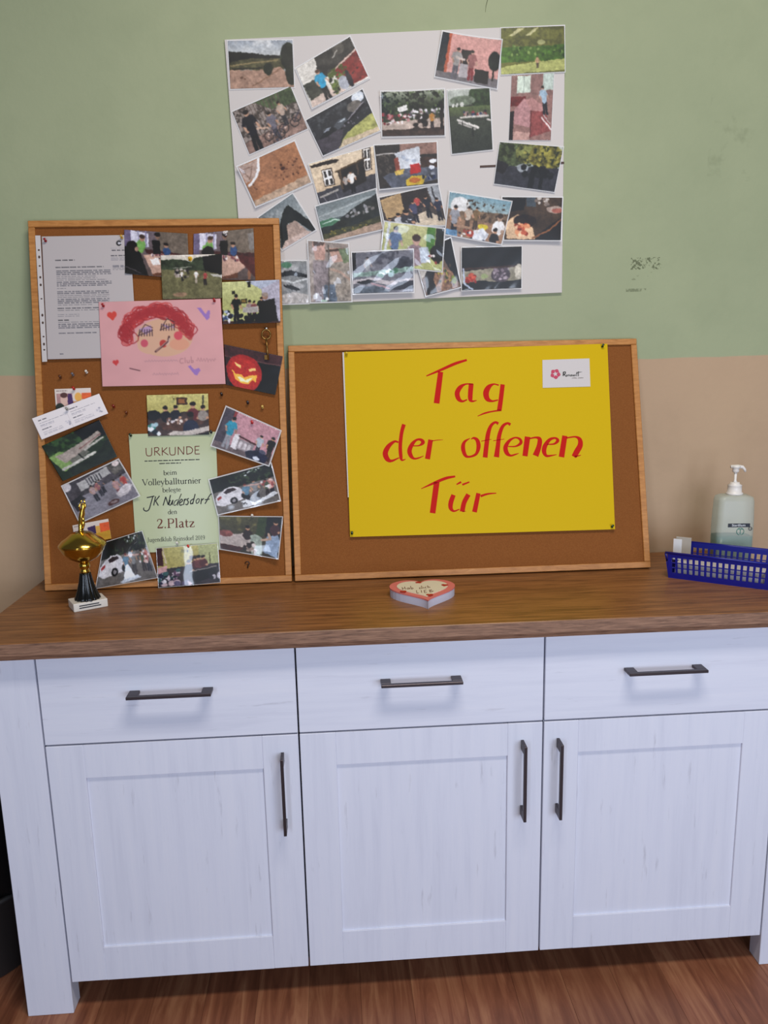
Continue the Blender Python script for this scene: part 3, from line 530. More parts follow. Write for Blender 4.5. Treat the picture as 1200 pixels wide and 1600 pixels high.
def c_plants():
    c = Cv(70, 62, 43, '6d5748'); c.p([(0, 0), (.4, 0), (.35, .45), (0, .6)], 'aaa49c', .1); c.p([(.1, .55), (.35, .3), (.45, .35), (.3, 1), (.05, 1)], '28231f', .2); c.p([(.55, 0), (1, 0), (1, .95), (.85, .7)], '201d1b', .15); c.l([(.55, 0), (.62, .4)], .06, '8d8b8c'); c.p([(.3, .7), (.5, .4), (.85, .65), (.95, 1), (.35, 1)], '85634b', .3); c.b(.42, .5, .85, .95, ['54402f', '9a7a55', '3b4a25', 'a89a3a'], 26, .015, .035); c.e(.85, .82, .07, .09, '6f7a2a', .3); c.e(.55, .42, .03, .03, 'c5bdb0'); return c
def c_fruit():
    c = Cv(84, 62, 45, '1e1b1a'); c.put(np.ones_like(c.X), '201c1b', .15, 6); c.p([(.0, .55), (.5, .5), (1, .48), (1, .8), (0, .85)], '8b8471', .15); c.l([(0, .5), (1, .46)], .03, '4b342a'); c.p([(0, .86), (.3, .78), (.7, .84), (1, .78), (1, 1), (0, 1)], '23211f', .15); c.b(.06, .62, .25, .8, ['a83a2c', 'c4553f', '8d2f26'], 16, .02, .035); c.e(.38, .68, .06, .06, '8f9a6a'); c.e(.65, .66, .16, .17, '4b4046'); c.b(.53, .52, .78, .78, ['9d8f96', '5c4f58', '7d6f78'], 26, .018, .032); c.e(.95, .6, .07, .18, 'b0a99a', .2); c.l([(.03, .5), (.05, .85), (.18, .98)], .03, 'a3adc0'); return c
def c_party():
    c = Cv(84, 62, 47, '7d6450'); c.g('6f8f9c', '8fa0a0', 0, .38); c.e(.2, .3, .16, .22, 'c4c2c0'); c.p([(0, .45), (.5, .35), (1, .3), (1, .6), (0, .62)], '75604c', .35); c.tex(.3, .1, 1, .6, '4b3d30', .55, 20); c.p([(0, .6), (1, .55), (1, 1), (0, 1)], '8d6e57', .15)
    c.man(.13, 1, .72, '8a8a90', '2c2d33'); c.man(.35, .8, .55, 'b5a595', '55463c'); c.man(.48, .75, .5, '7b6243', '4a3d33'); c.sit(.88, .75, .5, 'd0cdcb', 'a08470', '4a3a2c'); c.sit(.85, 1, .4, '33302f'); c.r(.12, .72, .4, .78, '9a7a64'); c.e(.62, .68, .09, .07, 'c9b52e'); c.p([(.48, .8), (.62, .7), (.74, .82), (.7, 1), (.48, 1)], 'b9bcc2', .2); c.e(.42, .88, .07, .08, 'a8402f'); c.r(.0, .85, .2, 1, '5f86a8', .3); c.b(.2, .8, .8, 1, ['3b3d4a', 'c8c4c0', '8d4034'], 12, .015, .03); return c
def c_fire():
    c = Cv(84, 62, 49, '4a3a2c'); c.put(np.ones_like(c.X), '4b3b2c', .25, 6); c.p([(0, 0), (.4, 0), (.36, .3), (.1, .35), (0, .25)], '1f1b1a', .15); c.r(.4, 0, .56, .22, '4c555c', .2); c.b(.55, .02, .85, .2, ['b5aca4', '7d6f66', '4c4038'], 14, .02, .04); c.e(.88, .28, .14, .08, 'a08c80'); c.e(.92, .3, .1, .05, '9a5a4c'); c.p([(.02, .6), (.25, .4), (.45, .45), (.55, .98), (.05, .98)], 'c9a783', .1); c.e(.37, .55, .19, .15, '33231a', .3); c.b(.18, .65, .42, .88, ['b5583c', 'd28a60', '8a3a28', 'e0b08c'], 18, .025, .05); c.p([(.55, .9), (1, .45), (1, 1), (.55, 1)], '241d18', .15); c.l([(.5, .95), (.8, .75), (1, .5)], .03, '8d5c38'); return c
WB = [  # painter, corners TL TR BR BL, label, layer, laminate margin, warp, curl
 (c_dune, [(356, 64), (456.5, 63), (459.5, 136), (360, 139)], 'laminated landscape photo of pale sand dune with dark forest under cloudy sky', 1, .0025, .0002, (0, 0, 0, 0)),
 (c_redcar, [(462.5, 107.5), (546.5, 58), (576, 122), (488, 169)], 'tilted photo of person in cyan shirt beside a red car', 2, .003, .0005, (0, .001, 0, .002)),
 (c_bikes, [(363, 175), (454, 135.5), (480.5, 201), (390, 241)], 'tilted photo of people with bicycles in bare woodland', 1, .0025, .0002, (0, 0, 0, 0)),
 (c_carpark, [(478.5, 188), (566, 140), (593.5, 204), (505, 243)], 'tilted photo of cars parked beside sunlit grass strip', 3, .0025, .0003, (0, .0015, 0, 0)),
 (c_sand, [(372, 262), (460, 221), (486, 285), (400, 323)], 'tilted photo of orange sand with scattered footprints and bright glare', 2, .0035, .0009, (.008, 0, 0, .004)),
 (c_house, [(482.5, 256.5), (584, 228), (588, 296), (500, 318)], 'photo of cream house with white windows and two people at porch', 4, .0025, .0002, (0, 0, 0, 0)),
 (c_hill, [(404, 340), (457, 303), (493, 359), (441, 390)], 'photo of steep dark wooded slope above pale sand beside pin board', 1, .003, .0006, (0, 0, .001, .001)),
 (c_lake, [(493.5, 323), (586.5, 296), (597.5, 358), (507, 379)], 'photo of dark lakeshore with green shine under grey sky', 5, .003, .0006, (0, 0, 0, 0)),
 (c_swirl, [(437, 408), (479, 408), (482, 473.5), (438, 475)], 'crumpled grey swirly photo half hidden behind pin board', 2, .003, .0022, (0, 0, 0, 0)),
 (c_girls, [(481.5, 376.5), (544, 381.5), (549, 470.5), (486, 472.5)], 'upright crumpled photo of two people in grey tops', 6, .003, .0020, (0, 0, .003, .003)),
 (c_crowd, [(595.5, 145), (693.5, 140), (694.5, 211.5), (597.5, 213.5)], 'photo of a large crowd gathered under dark trees', 3, .003, .0004, (.008, .002, 0, 0)),
 (c_pinkroom, [(691.5, 51), (783, 64), (776, 138.5), (680, 119)], 'tilted photo of two people at a shelf in pink room', 3, .003, .0003, (.006, .005, 0, 0)),
 (c_meadow, [(783, 44), (881.5, 40.5), (882.5, 112), (783, 116.5)], 'photo of bright green meadow with one small running figure', 2, .002, .0002, (0, 0, 0, 0)),
 (c_picnic, [(699, 141), (764.5, 137.5), (769.5, 233.5), (706.5, 240.5)], 'upright photo of people around a picnic table on grass', 2, .0025, .0002, (0, 0, 0, 0)),
 (c_desk, [(799.5, 118), (865.5, 114), (860.5, 219.5), (795, 219)], 'upright photo of reddish furniture being assembled by person bending over', 1, .0012, .0001, (0, 0, 0, 0)),
 (c_street, [(781, 222), (880, 230), (866, 300), (772, 287)], 'photo of yellow autumn trees above dark street and silhouettes', 3, .002, .0003, (0, .001, 0, 0)),
 (c_stall, [(585, 227.5), (682, 222), (684, 286.5), (593.5, 295.5)], 'photo of information table with red box and yellow plate', 7, .003, .0004, (0, .001, .002, 0)),
 (c_hall, [(593, 309), (684.5, 289), (697.5, 352), (602, 352)], 'photo of people standing in a hall with wooden door', 6, .003, .0004, (0, 0, 0, 0)),
 (c_greenroom, [(601, 347), (694, 358), (690, 424), (594, 414)], 'wrinkled photo of two people in yellow green room', 8, .003, .0016, (.003, 0, 0, 0)),
 (c_foil, [(550, 395), (645, 390.5), (646, 456), (552.5, 459)], 'crinkled dark photo with foil like ripples at board bottom', 10, .003, .0024, (0, 0, 0, 0)),
 (c_plants, [(648, 397), (704, 372), (720, 448), (666, 462)], 'tilted photo of dark table with dry plants and yellow fruit', 7, .003, .0007, (0, 0, 0, 0)),
 (c_fruit, [(721.5, 387), (815, 385), (814.5, 450), (721.5, 454)], 'dark photo of red fruit and grapes on a plate', 8, .002, .0005, (0, 0, 0, .003)),
 (c_party, [(703, 300), (799, 315.5), (783, 381.5), (696, 366)], 'tilted photo of people around outdoor table with yellow bowl', 9, .003, .0003, (0, 0, 0, .001)),
 (c_fire, [(785, 308), (878.5, 309), (875.5, 375.5), (788, 374.5)], 'photo of glowing campfire embers beside a dark pan', 8, .003, .0003, (0, 0, .002, 0)),
]
for k, (fn, px, lab, lay, lam, wp, cu) in enumerate(WB):
    sheet('photo_print', WALL, px, fn().photo(), lab, 'photo', 'laminated photos on the white board', n0=FB+.0003, layer=lay, lam=lam, warp=wp, curl=cu, seed=k)

# ------------------------------------------------------------------ things pinned to the tall board
def textlines(c, x0, x1, ys, hgt, col, dens=.75, al=.85):
    for y in ys:
        x = x0; e = x1 if not isinstance(x1, (list, tuple)) else x1[int(c.rs.rand()*len(x1))]
        while x < e:
            wl = .02+c.rs.rand()*.07; c.put((((c.X >= x) & (c.X < min(x+wl, e)) & (abs(c.Y-y) < hgt))*1.0)*(al*(.6+.4*c.noise(90, 4))), col); x += wl+.011
    return c
def c_letter():
    c = Cv(150, 208, 51, 'b0a8a6')
    textlines(c, .14, .36, [.196], .006, '2a2a2e'); textlines(c, .15, .37, [.226], .002, '77757c'); textlines(c, .14, .68, [.253], .005, '3a3a40')
    textlines(c, .145, [.70, .74, .76, .6], [.283+.0152*k for k in range(9)], .0038, '55545c'); textlines(c, .145, .25, [.425], .004, '55545c')
    textlines(c, .145, [.72, .74, .76], [.452+.0153*k for k in range(7)], .0038, '55545c'); textlines(c, .145, .53, [.56], .004, '55545c')
    textlines(c, .14, .66, [.588, .604], .004, '44434a'); textlines(c, .14, [.34, .38], [.636, .652], .0035, '66656c')
    textlines(c, .14, .26, [.684], .004, '2a2a2e'); textlines(c, .14, .64, [.70, .716, .731, .746], .0038, '55545c'); textlines(c, .14, .56, [.788], .004, '55545c'); textlines(c, .14, .18, [.956], .004, '55545c')
    c.e(.865, .068, .03, .022, '161618'); c.e(.868, .068, .014, .010, 'c0bdc4'); c.r(.875, .062, .9, .073, 'c0bdc4')
    textlines(c, .77, .97, [.108], .003, '8a8890'); textlines(c, .78, .97, [.125], .005, '2e2e34'); textlines(c, .77, .97, [.167], .004, '33333a'); textlines(c, .77, .97, [.187, .195, .205], .0025, '7a7880'); textlines(c, .78, .97, [.25, .26, .27, .282], .003, '6a6870'); return c
def c_meet(v):
    def f():
        c = Cv(88, 64, 53+v, '6f6058'); c.g('6d6168', '5c4e4a', 0, 1); c.p([(.5, 0), (1, 0), (1, .55), (.55, .5)], '6e6257', .12); c.r(0, 0, .1, .55, '6a5f7a', .1); c.p([(.1, .0), (.38, .06), (.38, .36), (.1, .36)], 'b9b6c4'); c.l([(.22, 0), (.22, .36)], .02, '8a86a0'); c.l([(.34, .02), (.34, .36)], .02, '7d7896'); c.p([(.32, .4), (1, .48), (1, .68), (.35, .5)], '4d2a2a', .15)
        c.p([(.3, .55), (.5, .48), (.95, .62) if v else (.8, .5), (.72, .85), (.42, .95)], 'b3907f', .08); c.p([(.42, .95), (.72, .85), (.72, .95), (.44, 1)], '6d4634'); c.r(.88, .6, .92, .98, '8a5f47'); c.b(.42, .48, .72, .62, ['5a3a4a', 'd0c4c0', '7d4a50', '3a3340'], 18, .01, .025)
        c.e(.26, .34, .07, .16, '6c9a4e'); c.p([(.14, .28), (.3, .22), (.3, .45), (.14, .5)], '6f9a52'); c.e(.28, .17, .045, .07, 'a07a66'); c.e(.28, .13, .05, .045, '4a3a33'); c.p([(.43, .2), (.56, .2), (.56, .5), (.45, .5)], '201c1f'); c.e(.52, .1, .04, .07, '8a6a5a'); c.e(.52, .07, .045, .05, '221c1c'); c.e(.66, .42, .06, .1, '35507a'); c.e(.65, .3, .035, .05, 'a8806a'); c.e(.65, .27, .04, .035, '2a2220')
        if not v: c.p([(0, .38), (.15, .35), (.25, .5), (.36, 1), (0, 1)], '1a1719', .1); c.e(.12, .36, .08, .13, '241e1e'); c.e(.19, .42, .03, .06, '9a7a68'); c.l([(0, .82), (.25, .95)], .012, '6a6468'); c.p([(.4, .62), (.52, .58), (.56, .72), (.44, .76)], 'cfc8c4')
        else: c.p([(.15, .45), (.45, .5), (.46, .9), (.1, 1)], '1d1a1c', .1); c.e(.24, .42, .1, .12, '221c1c'); c.e(.53, .0, .04, .07, 'c8c4c4'); c.p([(.9, .1), (1, .08), (1, .4), (.92, .42)], '7a7470'); c.p([(.72, .5), (1, .55), (1, .95), (.75, .62)], '5a2c2c', .1)
        return c
    return f
def c_volley():
    c = Cv(88, 64, 57, '6a6a48'); c.g('c2b8ae', 'b5b0a0', 0, .16); c.p([(0, .12), (.3, .1), (.5, .18), (.55, .08), (1, -.02), (1, .4), (0, .36)], '3c4534', .3); c.p([(.68, .05), (1, 0), (1, .48), (.72, .44)], '16181a', .1); c.p([(0, .33), (.72, .37), (1, .47), (1, 1), (0, 1)], '6a6647', .14); c.p([(.8, .44), (1, .47), (1, .55), (.85, .5)], 'a8a49c'); c.b(.22, .33, .46, .5, ['3a3632', '8d8078', '2e2c30', 'b0a69e'], 26, .012, .028); c.l([(.2, .3), (.5, .28)], .01, 'a8a49a')
    c.man(.57, .64, .28, 'd0ccc8', 'a89a8e'); c.man(.72, .68, .3, 'a54444', '2c2626'); c.man(.34, .58, .22, 'c9c5c0', '2c2a2e'); c.e(.48, .1, .035, .045, 'd8a520'); c.e(.3, .9, .12, .05, '8a6f58', .1); return c
def c_group():
    c = Cv(88, 64, 59, 'a9aa6e'); c.g('b2b37c', '9fa062', 0, .7); c.p([(.4, 0), (1, 0), (1, .25), (.68, .22)], '9aa0b0'); c.p([(.68, .2), (1, 0), (1, 1), (.72, 1)], '9a95a2', .06); c.r(.44, .02, .5, .15, '22221f'); c.r(.17, .22, .22, .3, '2c2a22'); c.r(.32, .42, .43, .52, '3f3a24'); c.r(.34, .44, .41, .5, '8a6f35'); c.p([(0, .92), (1, .95), (1, 1), (0, 1)], '4a2f2c')
    c.man(.24, .98, .68, '1b191b', '141416'); c.man(.47, .95, .5, '8d7a78', '18181b'); c.man(.55, .95, .48, '7d4a4a', '1c1a1e'); c.man(.66, .98, .6, '1a1a1d', '16161a', 'a88068', '2a221f', .02); c.p([(.66, .5), (.9, .42), (.96, .95), (.7, 1)], '17171a'); c.e(.74, .38, .05, .07, '94705c'); c.e(.74, .34, .055, .05, '8a7a70'); c.b(0, .7, .16, .95, ['8f9ab0', '3c4a6a', 'c4c4cc', '2a2c38'], 12, .02, .045); c.p([(.36, .62), (.62, .6), (.62, .74), (.36, .74)], '9b9490'); c.b(.3, .8, .7, .98, ['131316', '1f1f24'], 12, .03, .06); return c
def c_drawing():
    c = Cv(210, 148, 61, 'c79090'); c.put(np.ones_like(c.X), 'c79191', .03, 5); c.e(.52, .44, .23, .22, 'c59a7e'); c.e(.42, .53, .12, .1, 'c59a80'); c.e(.64, .52, .08, .07, 'c98d72'); rs = np.random.RandomState(5)
    path = [(.22, .42), (.2, .33), (.26, .22), (.33, .15), (.42, .11), (.5, .1), (.58, .12), (.65, .2), (.7, .3), (.74, .4)]
    for k in range(120):
        t = rs.rand()*(len(path)-1); i = int(t); f = t-i; x = path[i][0]*(1-f)+path[min(i+1, 9)][0]*f+rs.normal()*.012; y = path[i][1]*(1-f)+path[min(i+1, 9)][1]*f+rs.normal()*.02+.02
        r = .022+rs.rand()*.04; col = ('8f1a20', 'a3262a', 'b83a38', '8a1c22')[k % 4]; pts = []
        for j in range(13): a = j*.5236; pts.append((x+r*math.cos(a)*(1+.2*math.sin(2*a+k)), y+r*1.3*math.sin(a)))
        c.l(pts, .008, col, .85)
    for px_ in (path, [(x-.01, y+.05) for x, y in path], [(x, y+.02) for x, y in path[3:]]): c.l(px_, .04, '961e26', .6)
    def heart(x, y, s, col): c.e(x-.35*s, y-.2*s*1.4, .42*s, .5*s*1.3, col); c.e(x+.38*s, y-.25*s*1.4, .4*s, .55*s*1.3, col); c.p([(x-.75*s, y-.1*s), (x+.78*s, y-.2*s), (x+.1*s, y+1.2*s)], col)
    heart(.105, .17, .05, 'c03a30'); heart(.118, .72, .032, 'b93434'); 
    c.p([(.80, .1), (.83, .1), (.87, .18), (.89, .13), (.905, .14), (.9, .22), (.875, .25)], '8c68a8'); c.p([(.7, .78), (.72, .77), (.75, .82), (.79, .8), (.8, .83), (.77, .89), (.75, .88)], '8c68a8')
    def eye(x, y, d):
        c.p([(x-.05, y-.01), (x+.05, y-.05*d), (x+.055, y+.02), (x, y+.06)], 'a888a8')
        c.l([(x-.055, y+.06), (x+.0, y-.06), (x+.06, y-.02)], .006, '3a2024')
        for k in range(6): c.l([(x-.045+k*.02, y+.0), (x-.055+k*.022, y+.075)], .007, '33202a')
        c.l([(x-.06, y+.07), (x+.06, y+.01)], .006, '3a2024')
    eye(.37, .34, 1); eye(.55, .28, -1); c.e(.357, .5, .03, .045, 'b84a5a'); c.e(.635, .42, .035, .05, 'bf4450'); c.e(.51, .51, .03, .045, 'a8322c')
    c.l([(.445, .6), (.5, .54), (.55, .48), (.56, .43)], .016, '4a2a2c'); c.l([(.45, .595), (.55, .47)], .006, 'b58a80'); c.l([(.53, .53), (.555, .5), (.56, .45)], .006, 'c9b0a8'); c.l([(.23, .79), (.31, .82)], .007, '4a2a30')
    def scrib(x0, x1, y, h, col, n):
        pts = []
        for k in range(n*3): pts.append((x0+(x1-x0)*k/(n*3-1), y+h*math.sin(k*2.2)*(.4+.6*rs.rand())))
        c.l(pts, .004, col, .6)
    scrib(.35, .62, .71, .015, '8a6a74', 12); scrib(.77, .93, .71, .03, '8a5f66', 7); scrib(.41, .62, .865, .018, '8a6a74', 10)
    x = .635
    c.l([(x+.03, .69), (x+.01, .69), (x, .72), (x+.01, .745), (x+.03, .74)], .005, '8a5f66', .8); c.l([(x+.045, .68), (x+.045, .74)], .005, '8a5f66', .8); c.l([(x+.06, .71), (x+.062, .74), (x+.078, .738), (x+.08, .71)], .005, '8a5f66', .8); c.l([(x+.095, .67), (x+.095, .74), (x+.11, .735), (x+.11, .715), (x+.096, .715)], .005, '8a5f66', .8)
    return c
def c_pumpkin():
    c = Cv(90, 66, 63, '120f10'); c.p([(0, 0), (1, -.02), (1, .26), (0, .3)], '4a2c2e', .15); c.l([(0, .29), (1, .25)], .02, '6b4a48'); c.p([(0, .3), (.1, .28), (.08, 1), (0, 1)], '3a2424'); c.e(.36, .62, .33, .46, 'a82a28', .08); c.e(.36, .66, .28, .4, 'b23029'); c.p([(.18, .38), (.3, .45), (.3, .52), (.2, .46)], 'e8b46a'); c.p([(.44, .5), (.56, .43), (.57, .5), (.45, .56)], 'e8b46a'); c.p([(.12, .56), (.2, .68), (.32, .66), (.36, .72), (.46, .65), (.6, .6), (.58, .8), (.53, .74), (.45, .88), (.32, .88), (.2, .82)], 'e6a43a'); c.p([(.17, .66), (.22, .74), (.32, .73), (.38, .79), (.46, .72), (.54, .68), (.44, .83), (.3, .84)], 'f0d8a8'); return c
def c_lunch():
    c = Cv(88, 64, 65, 'b3a962'); c.g('bcb36e', 'a89e58', 0, .5); c.r(.48, .08, .65, .26, '4a3322'); c.r(.52, .12, .62, .22, '8c5a30'); c.l([(.92, .05), (.88, .45)], .025, '3a3a33'); c.p([(0, .48), (1, .4), (1, 1), (0, 1)], '4a3a36', .2); c.e(.1, .5, .13, .12, '222226', .2); c.sit(.3, .62, .4, '26232a'); c.sit(.46, .6, .4, '2a2a34'); c.sit(.74, .62, .5, '6a3034'); c.sit(.9, .62, .4, '8a8078'); c.p([(.2, .7), (.6, .6), (.95, .66), (.7, .9), (.25, .85)], '5a3f35', .15); c.b(.28, .58, .7, .72, ['d0c4bc', 'a88a7a', '6a4a40', 'b8b0b4'], 20, .012, .03); c.sit(.7, .95, .6, '27304a', '4a3a33', '2c2622'); c.b(0, .72, .2, .95, ['3f8078', '8fa8b0', '23303c', 'c8ccd0'], 12, .025, .05); c.p([(.3, .98), (.42, .88), (.55, .9), (1, .78), (1, .9), (.7, 1)], 'b0a69e'); c.p([(.8, 1), (1, .92), (1, 1)], '1a1816'); return c
def c_pinkroom2():
    c = Cv(88, 64, 67, 'b08088'); c.p([(0, 0), (.22, 0), (.2, .85), (0, 1)], '4d4650', .15); c.p([(.17, 0), (.22, 0), (.2, .5), (.17, .5)], '8d3a3a'); c.p([(0, .85), (1, .82), (1, 1), (0, 1)], '6a5c5e', .15); c.man(.2, .92, .78, '2a87a0', '8a8a90', 'a5806e', '2a2424'); c.p([(.3, .52), (.38, .5), (.4, .9), (.3, .88)], 'cdc8ca'); c.r(.38, .6, .66, .86, '8f8588', .12); c.l([(.38, .55), (.68, .6)], .03, '4a2c2c')
    for k in range(3): c.r(.41+.08*k, .66, .46+.08*k, .82, 'b8b0b2')
    c.man(.73, .85, .55, '98a0a8', '3a3a44'); c.man(.93, .9, .66, '1c1a1e', '3b3336'); c.p([(.55, .85), (.8, .68), (.95, .82), (.92, 1), (.6, 1)], '2c3048', .25); c.e(.82, .72, .06, .05, '55566a'); c.e(.76, .94, .06, .05, 'b5b9c4'); return c
def c_car(v):
    def f():
        c = Cv(88, 64, 69+v, '6a6460'); c.p([(0, 0), (1, 0), (1, .42), (0, .45)], '1f251e', .35); c.tex(.3, 0, 1, .4, '3c4a33', .55, 16); c.b(.5, .02, .8, .14, ['a8b0b0', '5c6a5a'], 10, .012, .025); c.p([(0, .4), (1, .35), (1, 1), (0, 1)], '6b6663', .1)
        c.p([(.02, .55), (.08, .45), (.2, .35), (.34, .33), (.44, .42), (.5, .62), (.46, .74), (.1, .82), (.02, .75)], 'bfbcc0', .05); c.p([(.16, .43), (.24, .37), (.34, .37), (.38, .44), (.2, .5)], '3c2f33'); c.e(.3, .72, .06, .09, '1d1b1d'); c.e(.3, .72, .03, .045, '8a868a'); c.e(.47, .66, .04, .08, '1d1b1d'); c.p([(.04, .56), (.12, .52), (.12, .58), (.05, .64)], '9a2f2c')
        c.man(.52, .86, .52, '5a7a90', '2a2a33', 'b08a78', '6a2f2c'); c.man(.66, .84, .56, '7d7e80', '4a4648'); c.man(.92, .82, .5, 'b0746c', '33303a'); c.man(.84, .8, .44, '4c5a48', '3c3436'); c.b(.78, .4, .98, .62, ['c4aaa4', '8d4a4a', 'd0ccd0'], 12, .012, .03); c.l([(.55, .42), (.78, .45)], .025, 'b8948a')
        if v: c.p([(.42, .98), (.4, .8), (.5, .78), (.6, .9), (.95, .72), (1, .8), (.6, .98)], 'c2c4c8', .05); c.b(.41, .82, .48, .9, ['3a3a3c'], 5, .008, .015)
        else: c.p([(.5, .62), (.56, .6), (.66, .9), (.45, .98)], 'd4dce8'); c.p([(.4, .95), (.7, .85), (.75, .92), (.45, 1)], 'b5bcc8')
        return c
    return f
def c_dinner():
    c = Cv(88, 64, 73, '4a4632'); c.g('55533a', '3a3428', 0, 1); c.tex(0, 0, .6, .4, '6a6540', .5, 8); c.p([(.62, 0), (.78, 0), (.72, .5), (.6, .5)], '3d4a2e'); c.p([(.76, 0), (1, 0), (1, .7), (.74, .5)], '222226', .2); c.p([(0, .55), (.45, .45), (.6, .62), (.5, .82), (.1, .9), (0, .8)], 'a39690', .08); c.p([(0, .82), (.4, .86), (.3, 1), (0, 1)], '4a2824', .2); c.e(.1, .5, .12, .1, '7d4a44', .2); c.sit(.46, .58, .4, '3a2a26'); c.p([(.5, .5), (.6, .45), (.7, .55), (.72, .98), (.54, 1)], '8c968a', .1); c.p([(.78, .5), (.95, .42), (1, .6), (.98, 1), (.74, .9)], '7e8ea5', .12); c.sit(.9, .42, .4, '4a2c33'); c.l([(.8, .42), (.84, .55), (.7, .6)], .04, 'a88a78'); c.b(.4, .7, .6, .98, ['c4b8b4', '33241f', '8d7a70'], 14, .02, .045); return c
def c_lunch2():
    c = Cv(90, 64, 75, 'a59c5c'); c.g('aaa264', '9b9152', 0, .5); c.p([(.68, 0), (1, 0), (1, .5), (.7, .5)], '9ca070'); c.r(0, 0, .1, .45, '4a1f22', .1); c.p([(.1, .02), (.12, .02), (.16, .42), (.13, .42)], 'b8a890'); c.r(.4, .08, .47, .16, '8a8860'); c.r(.5, .1, .52, .15, '33312c'); c.r(.53, .26, .65, .38, '6d5322'); c.r(.55, .28, .63, .36, '332317'); c.l([(.86, .22), (.85, .55)], .018, '4a4a2c'); c.p([(0, .55), (.5, .5), (1, .5), (1, 1), (0, 1)], '3a3238', .2); c.sit(.52, .66, .35, '25343f'); c.sit(.62, .56, .32, '5a2c2e'); c.sit(.68, .55, .34, '6d3a3a'); c.sit(.75, .54, .32, '5a2a2c'); c.p([(.52, .66), (.95, .57), (.95, .82), (.6, .95)], '141214', .05); c.l([(.52, .66), (.95, .58)], .015, '9a948c')
    c.b(.02, .55, .35, .9, ['2a2f4a', 'b8a8b0', '5a3a55', '1f2230', 'c8c4cc', '3a5a5a'], 34, .02, .05); c.p([(0, .5), (.16, .46), (.16, .6), (0, .66)], 'b58a8a'); c.b(.85, .7, 1, .95, ['2a2830', 'b5b0b8'], 8, .03, .05); c.b(.1, .88, .5, 1, ['b09aa0', '5c5470'], 8, .03, .06); return c
def c_flyer(v):
    def f():
        c = Cv(62, 40 if not v else 44, 77+v, 'c9bdb4'); textlines(c, .05, .35, [.1], .03, '7a6a64')
        if not v: c.r(.05, .22, .48, 1, 'a07a78', .1); c.e(.25, .5, .1, .28, 'c4a294'); c.e(.25, .3, .1, .12, '4a2c28'); c.p([(.36, .25), (.46, .25), (.5, .7), (.38, .95), (.34, .6)], '3d2250'); c.e(.12, .95, .14, .3, '1c241c'); c.e(.64, .4, .1, .2, 'cf9a4a'); c.r(.74, .22, 1, .5, 'cf5a2a', .1); c.r(.5, .6, .74, 1, 'c08a50', .1)
        else: c.p([(.4, .25), (.62, .2), (.62, .7), (.42, .8)], '33204a'); c.r(.62, .25, .78, .7, 'c99a45'); c.r(.74, .15, 1, .62, 'cc5428', .12); c.p([(.55, .62), (1, .55), (1, 1), (.5, 1)], 'b98a24', .08); c.r(.02, .3, .3, .5, 'a8a4b0')
        return c
    return f
def c_ticket():
    c = Cv(116, 44, 81, 'c4bdbc'); 
    for x0 in (.07, .53):
        textlines(c, x0, x0+.12, [.2], .025, '33323a'); textlines(c, x0, x0+.36, [.33], .018, '6a6870'); textlines(c, x0, x0+.2, [.43, .49], .015, '8d8a92'); textlines(c, x0, x0+.14, [.62], .025, '44434a'); textlines(c, x0, x0+.28, [.74, .8, .86], .015, '85828a'); c.b(x0+.34, .58, x0+.4, .85, ['8a8890', 'a8a4aa'], 8, .008, .016)
    c.r(.475, .0, .48, 1, 'b5aeae'); return c
def c_bench():
    c = Cv(84, 62, 83, '2c3a26'); c.tex(0, 0, 1, .5, '3f5a33', .48, 12); c.p([(.55, 0), (1, 0), (1, .4), (.62, .3)], '17190f', .2); c.p([(0, .35), (.2, .3), (.35, .42), (.3, .75), (.12, .8)], '7d9a58', .1); c.p([(.1, .38), (.45, .35), (.9, .22), (.93, .34), (.5, .55), (.2, .62)], '9a8d84', .08); c.l([(.5, .45), (.92, .32)], .012, '7a4a48'); c.p([(.28, .6), (.6, .5), (.62, .62), (.3, .72)], '6b6a60'); c.l([(.12, .74), (.7, .68)], .05, 'b0aca4'); c.l([(.58, .52), (.92, .42)], .035, 'a8a49c'); c.p([(.2, .8), (.7, .72), (1, .5), (1, 1), (.2, 1)], '2b3325', .2); c.l([(.46, .55), (.5, .7)], .02, '23241f'); return c
def c_yard():
    c = Cv(88, 64, 85, '77727a'); c.p([(0, 0), (1, 0), (1, .38), (0, .45)], '4a4448', .25); c.p([(.22, .1), (.78, .02), (.78, .22), (.24, .32)], '9d9a98', .06)
    for k in range(6): c.r(.38+.045*k, .08, .4+.045*k, .24, '4b484c')
    c.p([(.78, 0), (1, 0), (1, .25), (.82, .3)], '5d5852', .4); c.e(.92, .05, .06, .07, 'c8b8b4'); c.e(.05, .08, .08, .1, 'b5aeb0'); c.p([(0, .45), (.2, .38), (.28, .62), (.05, .75)], '2b2526', .2); c.p([(.1, .55), (1, .35), (1, 1), (.1, 1)], '7c7880', .06); c.man(.4, .68, .42, 'a58a88', '2c2b33'); c.man(.5, .62, .38, '8d5a5c', '33313a'); c.man(.56, .58, .36, '57525c', '23222a'); c.man(.76, .82, .45, 'b08a88', '7d4a4c'); c.man(.9, .78, .44, 'a84a44', 'a89a98'); c.p([(.7, .72), (.9, .58), (1, .68), (.86, .84), (.72, .84)], 'b5aeb0', .15); c.e(.6, .88, .1, .06, '5a3c3a'); c.e(.61, .88, .06, .035, '8a7a7c'); return c
CK = -0.006+.0004; CF = 0.0003
g1 = 'photos pinned to the tall cork board'
LETTER = sheet('letter', LEFT, [(65, 369.5), (203, 367), (214.5, 558), (74.4, 561.5)], c_letter(), 'typed white letter in plastic sleeve pinned to the cork board', 'letter', n0=CF, layer=1, m='matte', gain=1.1, blur=False)
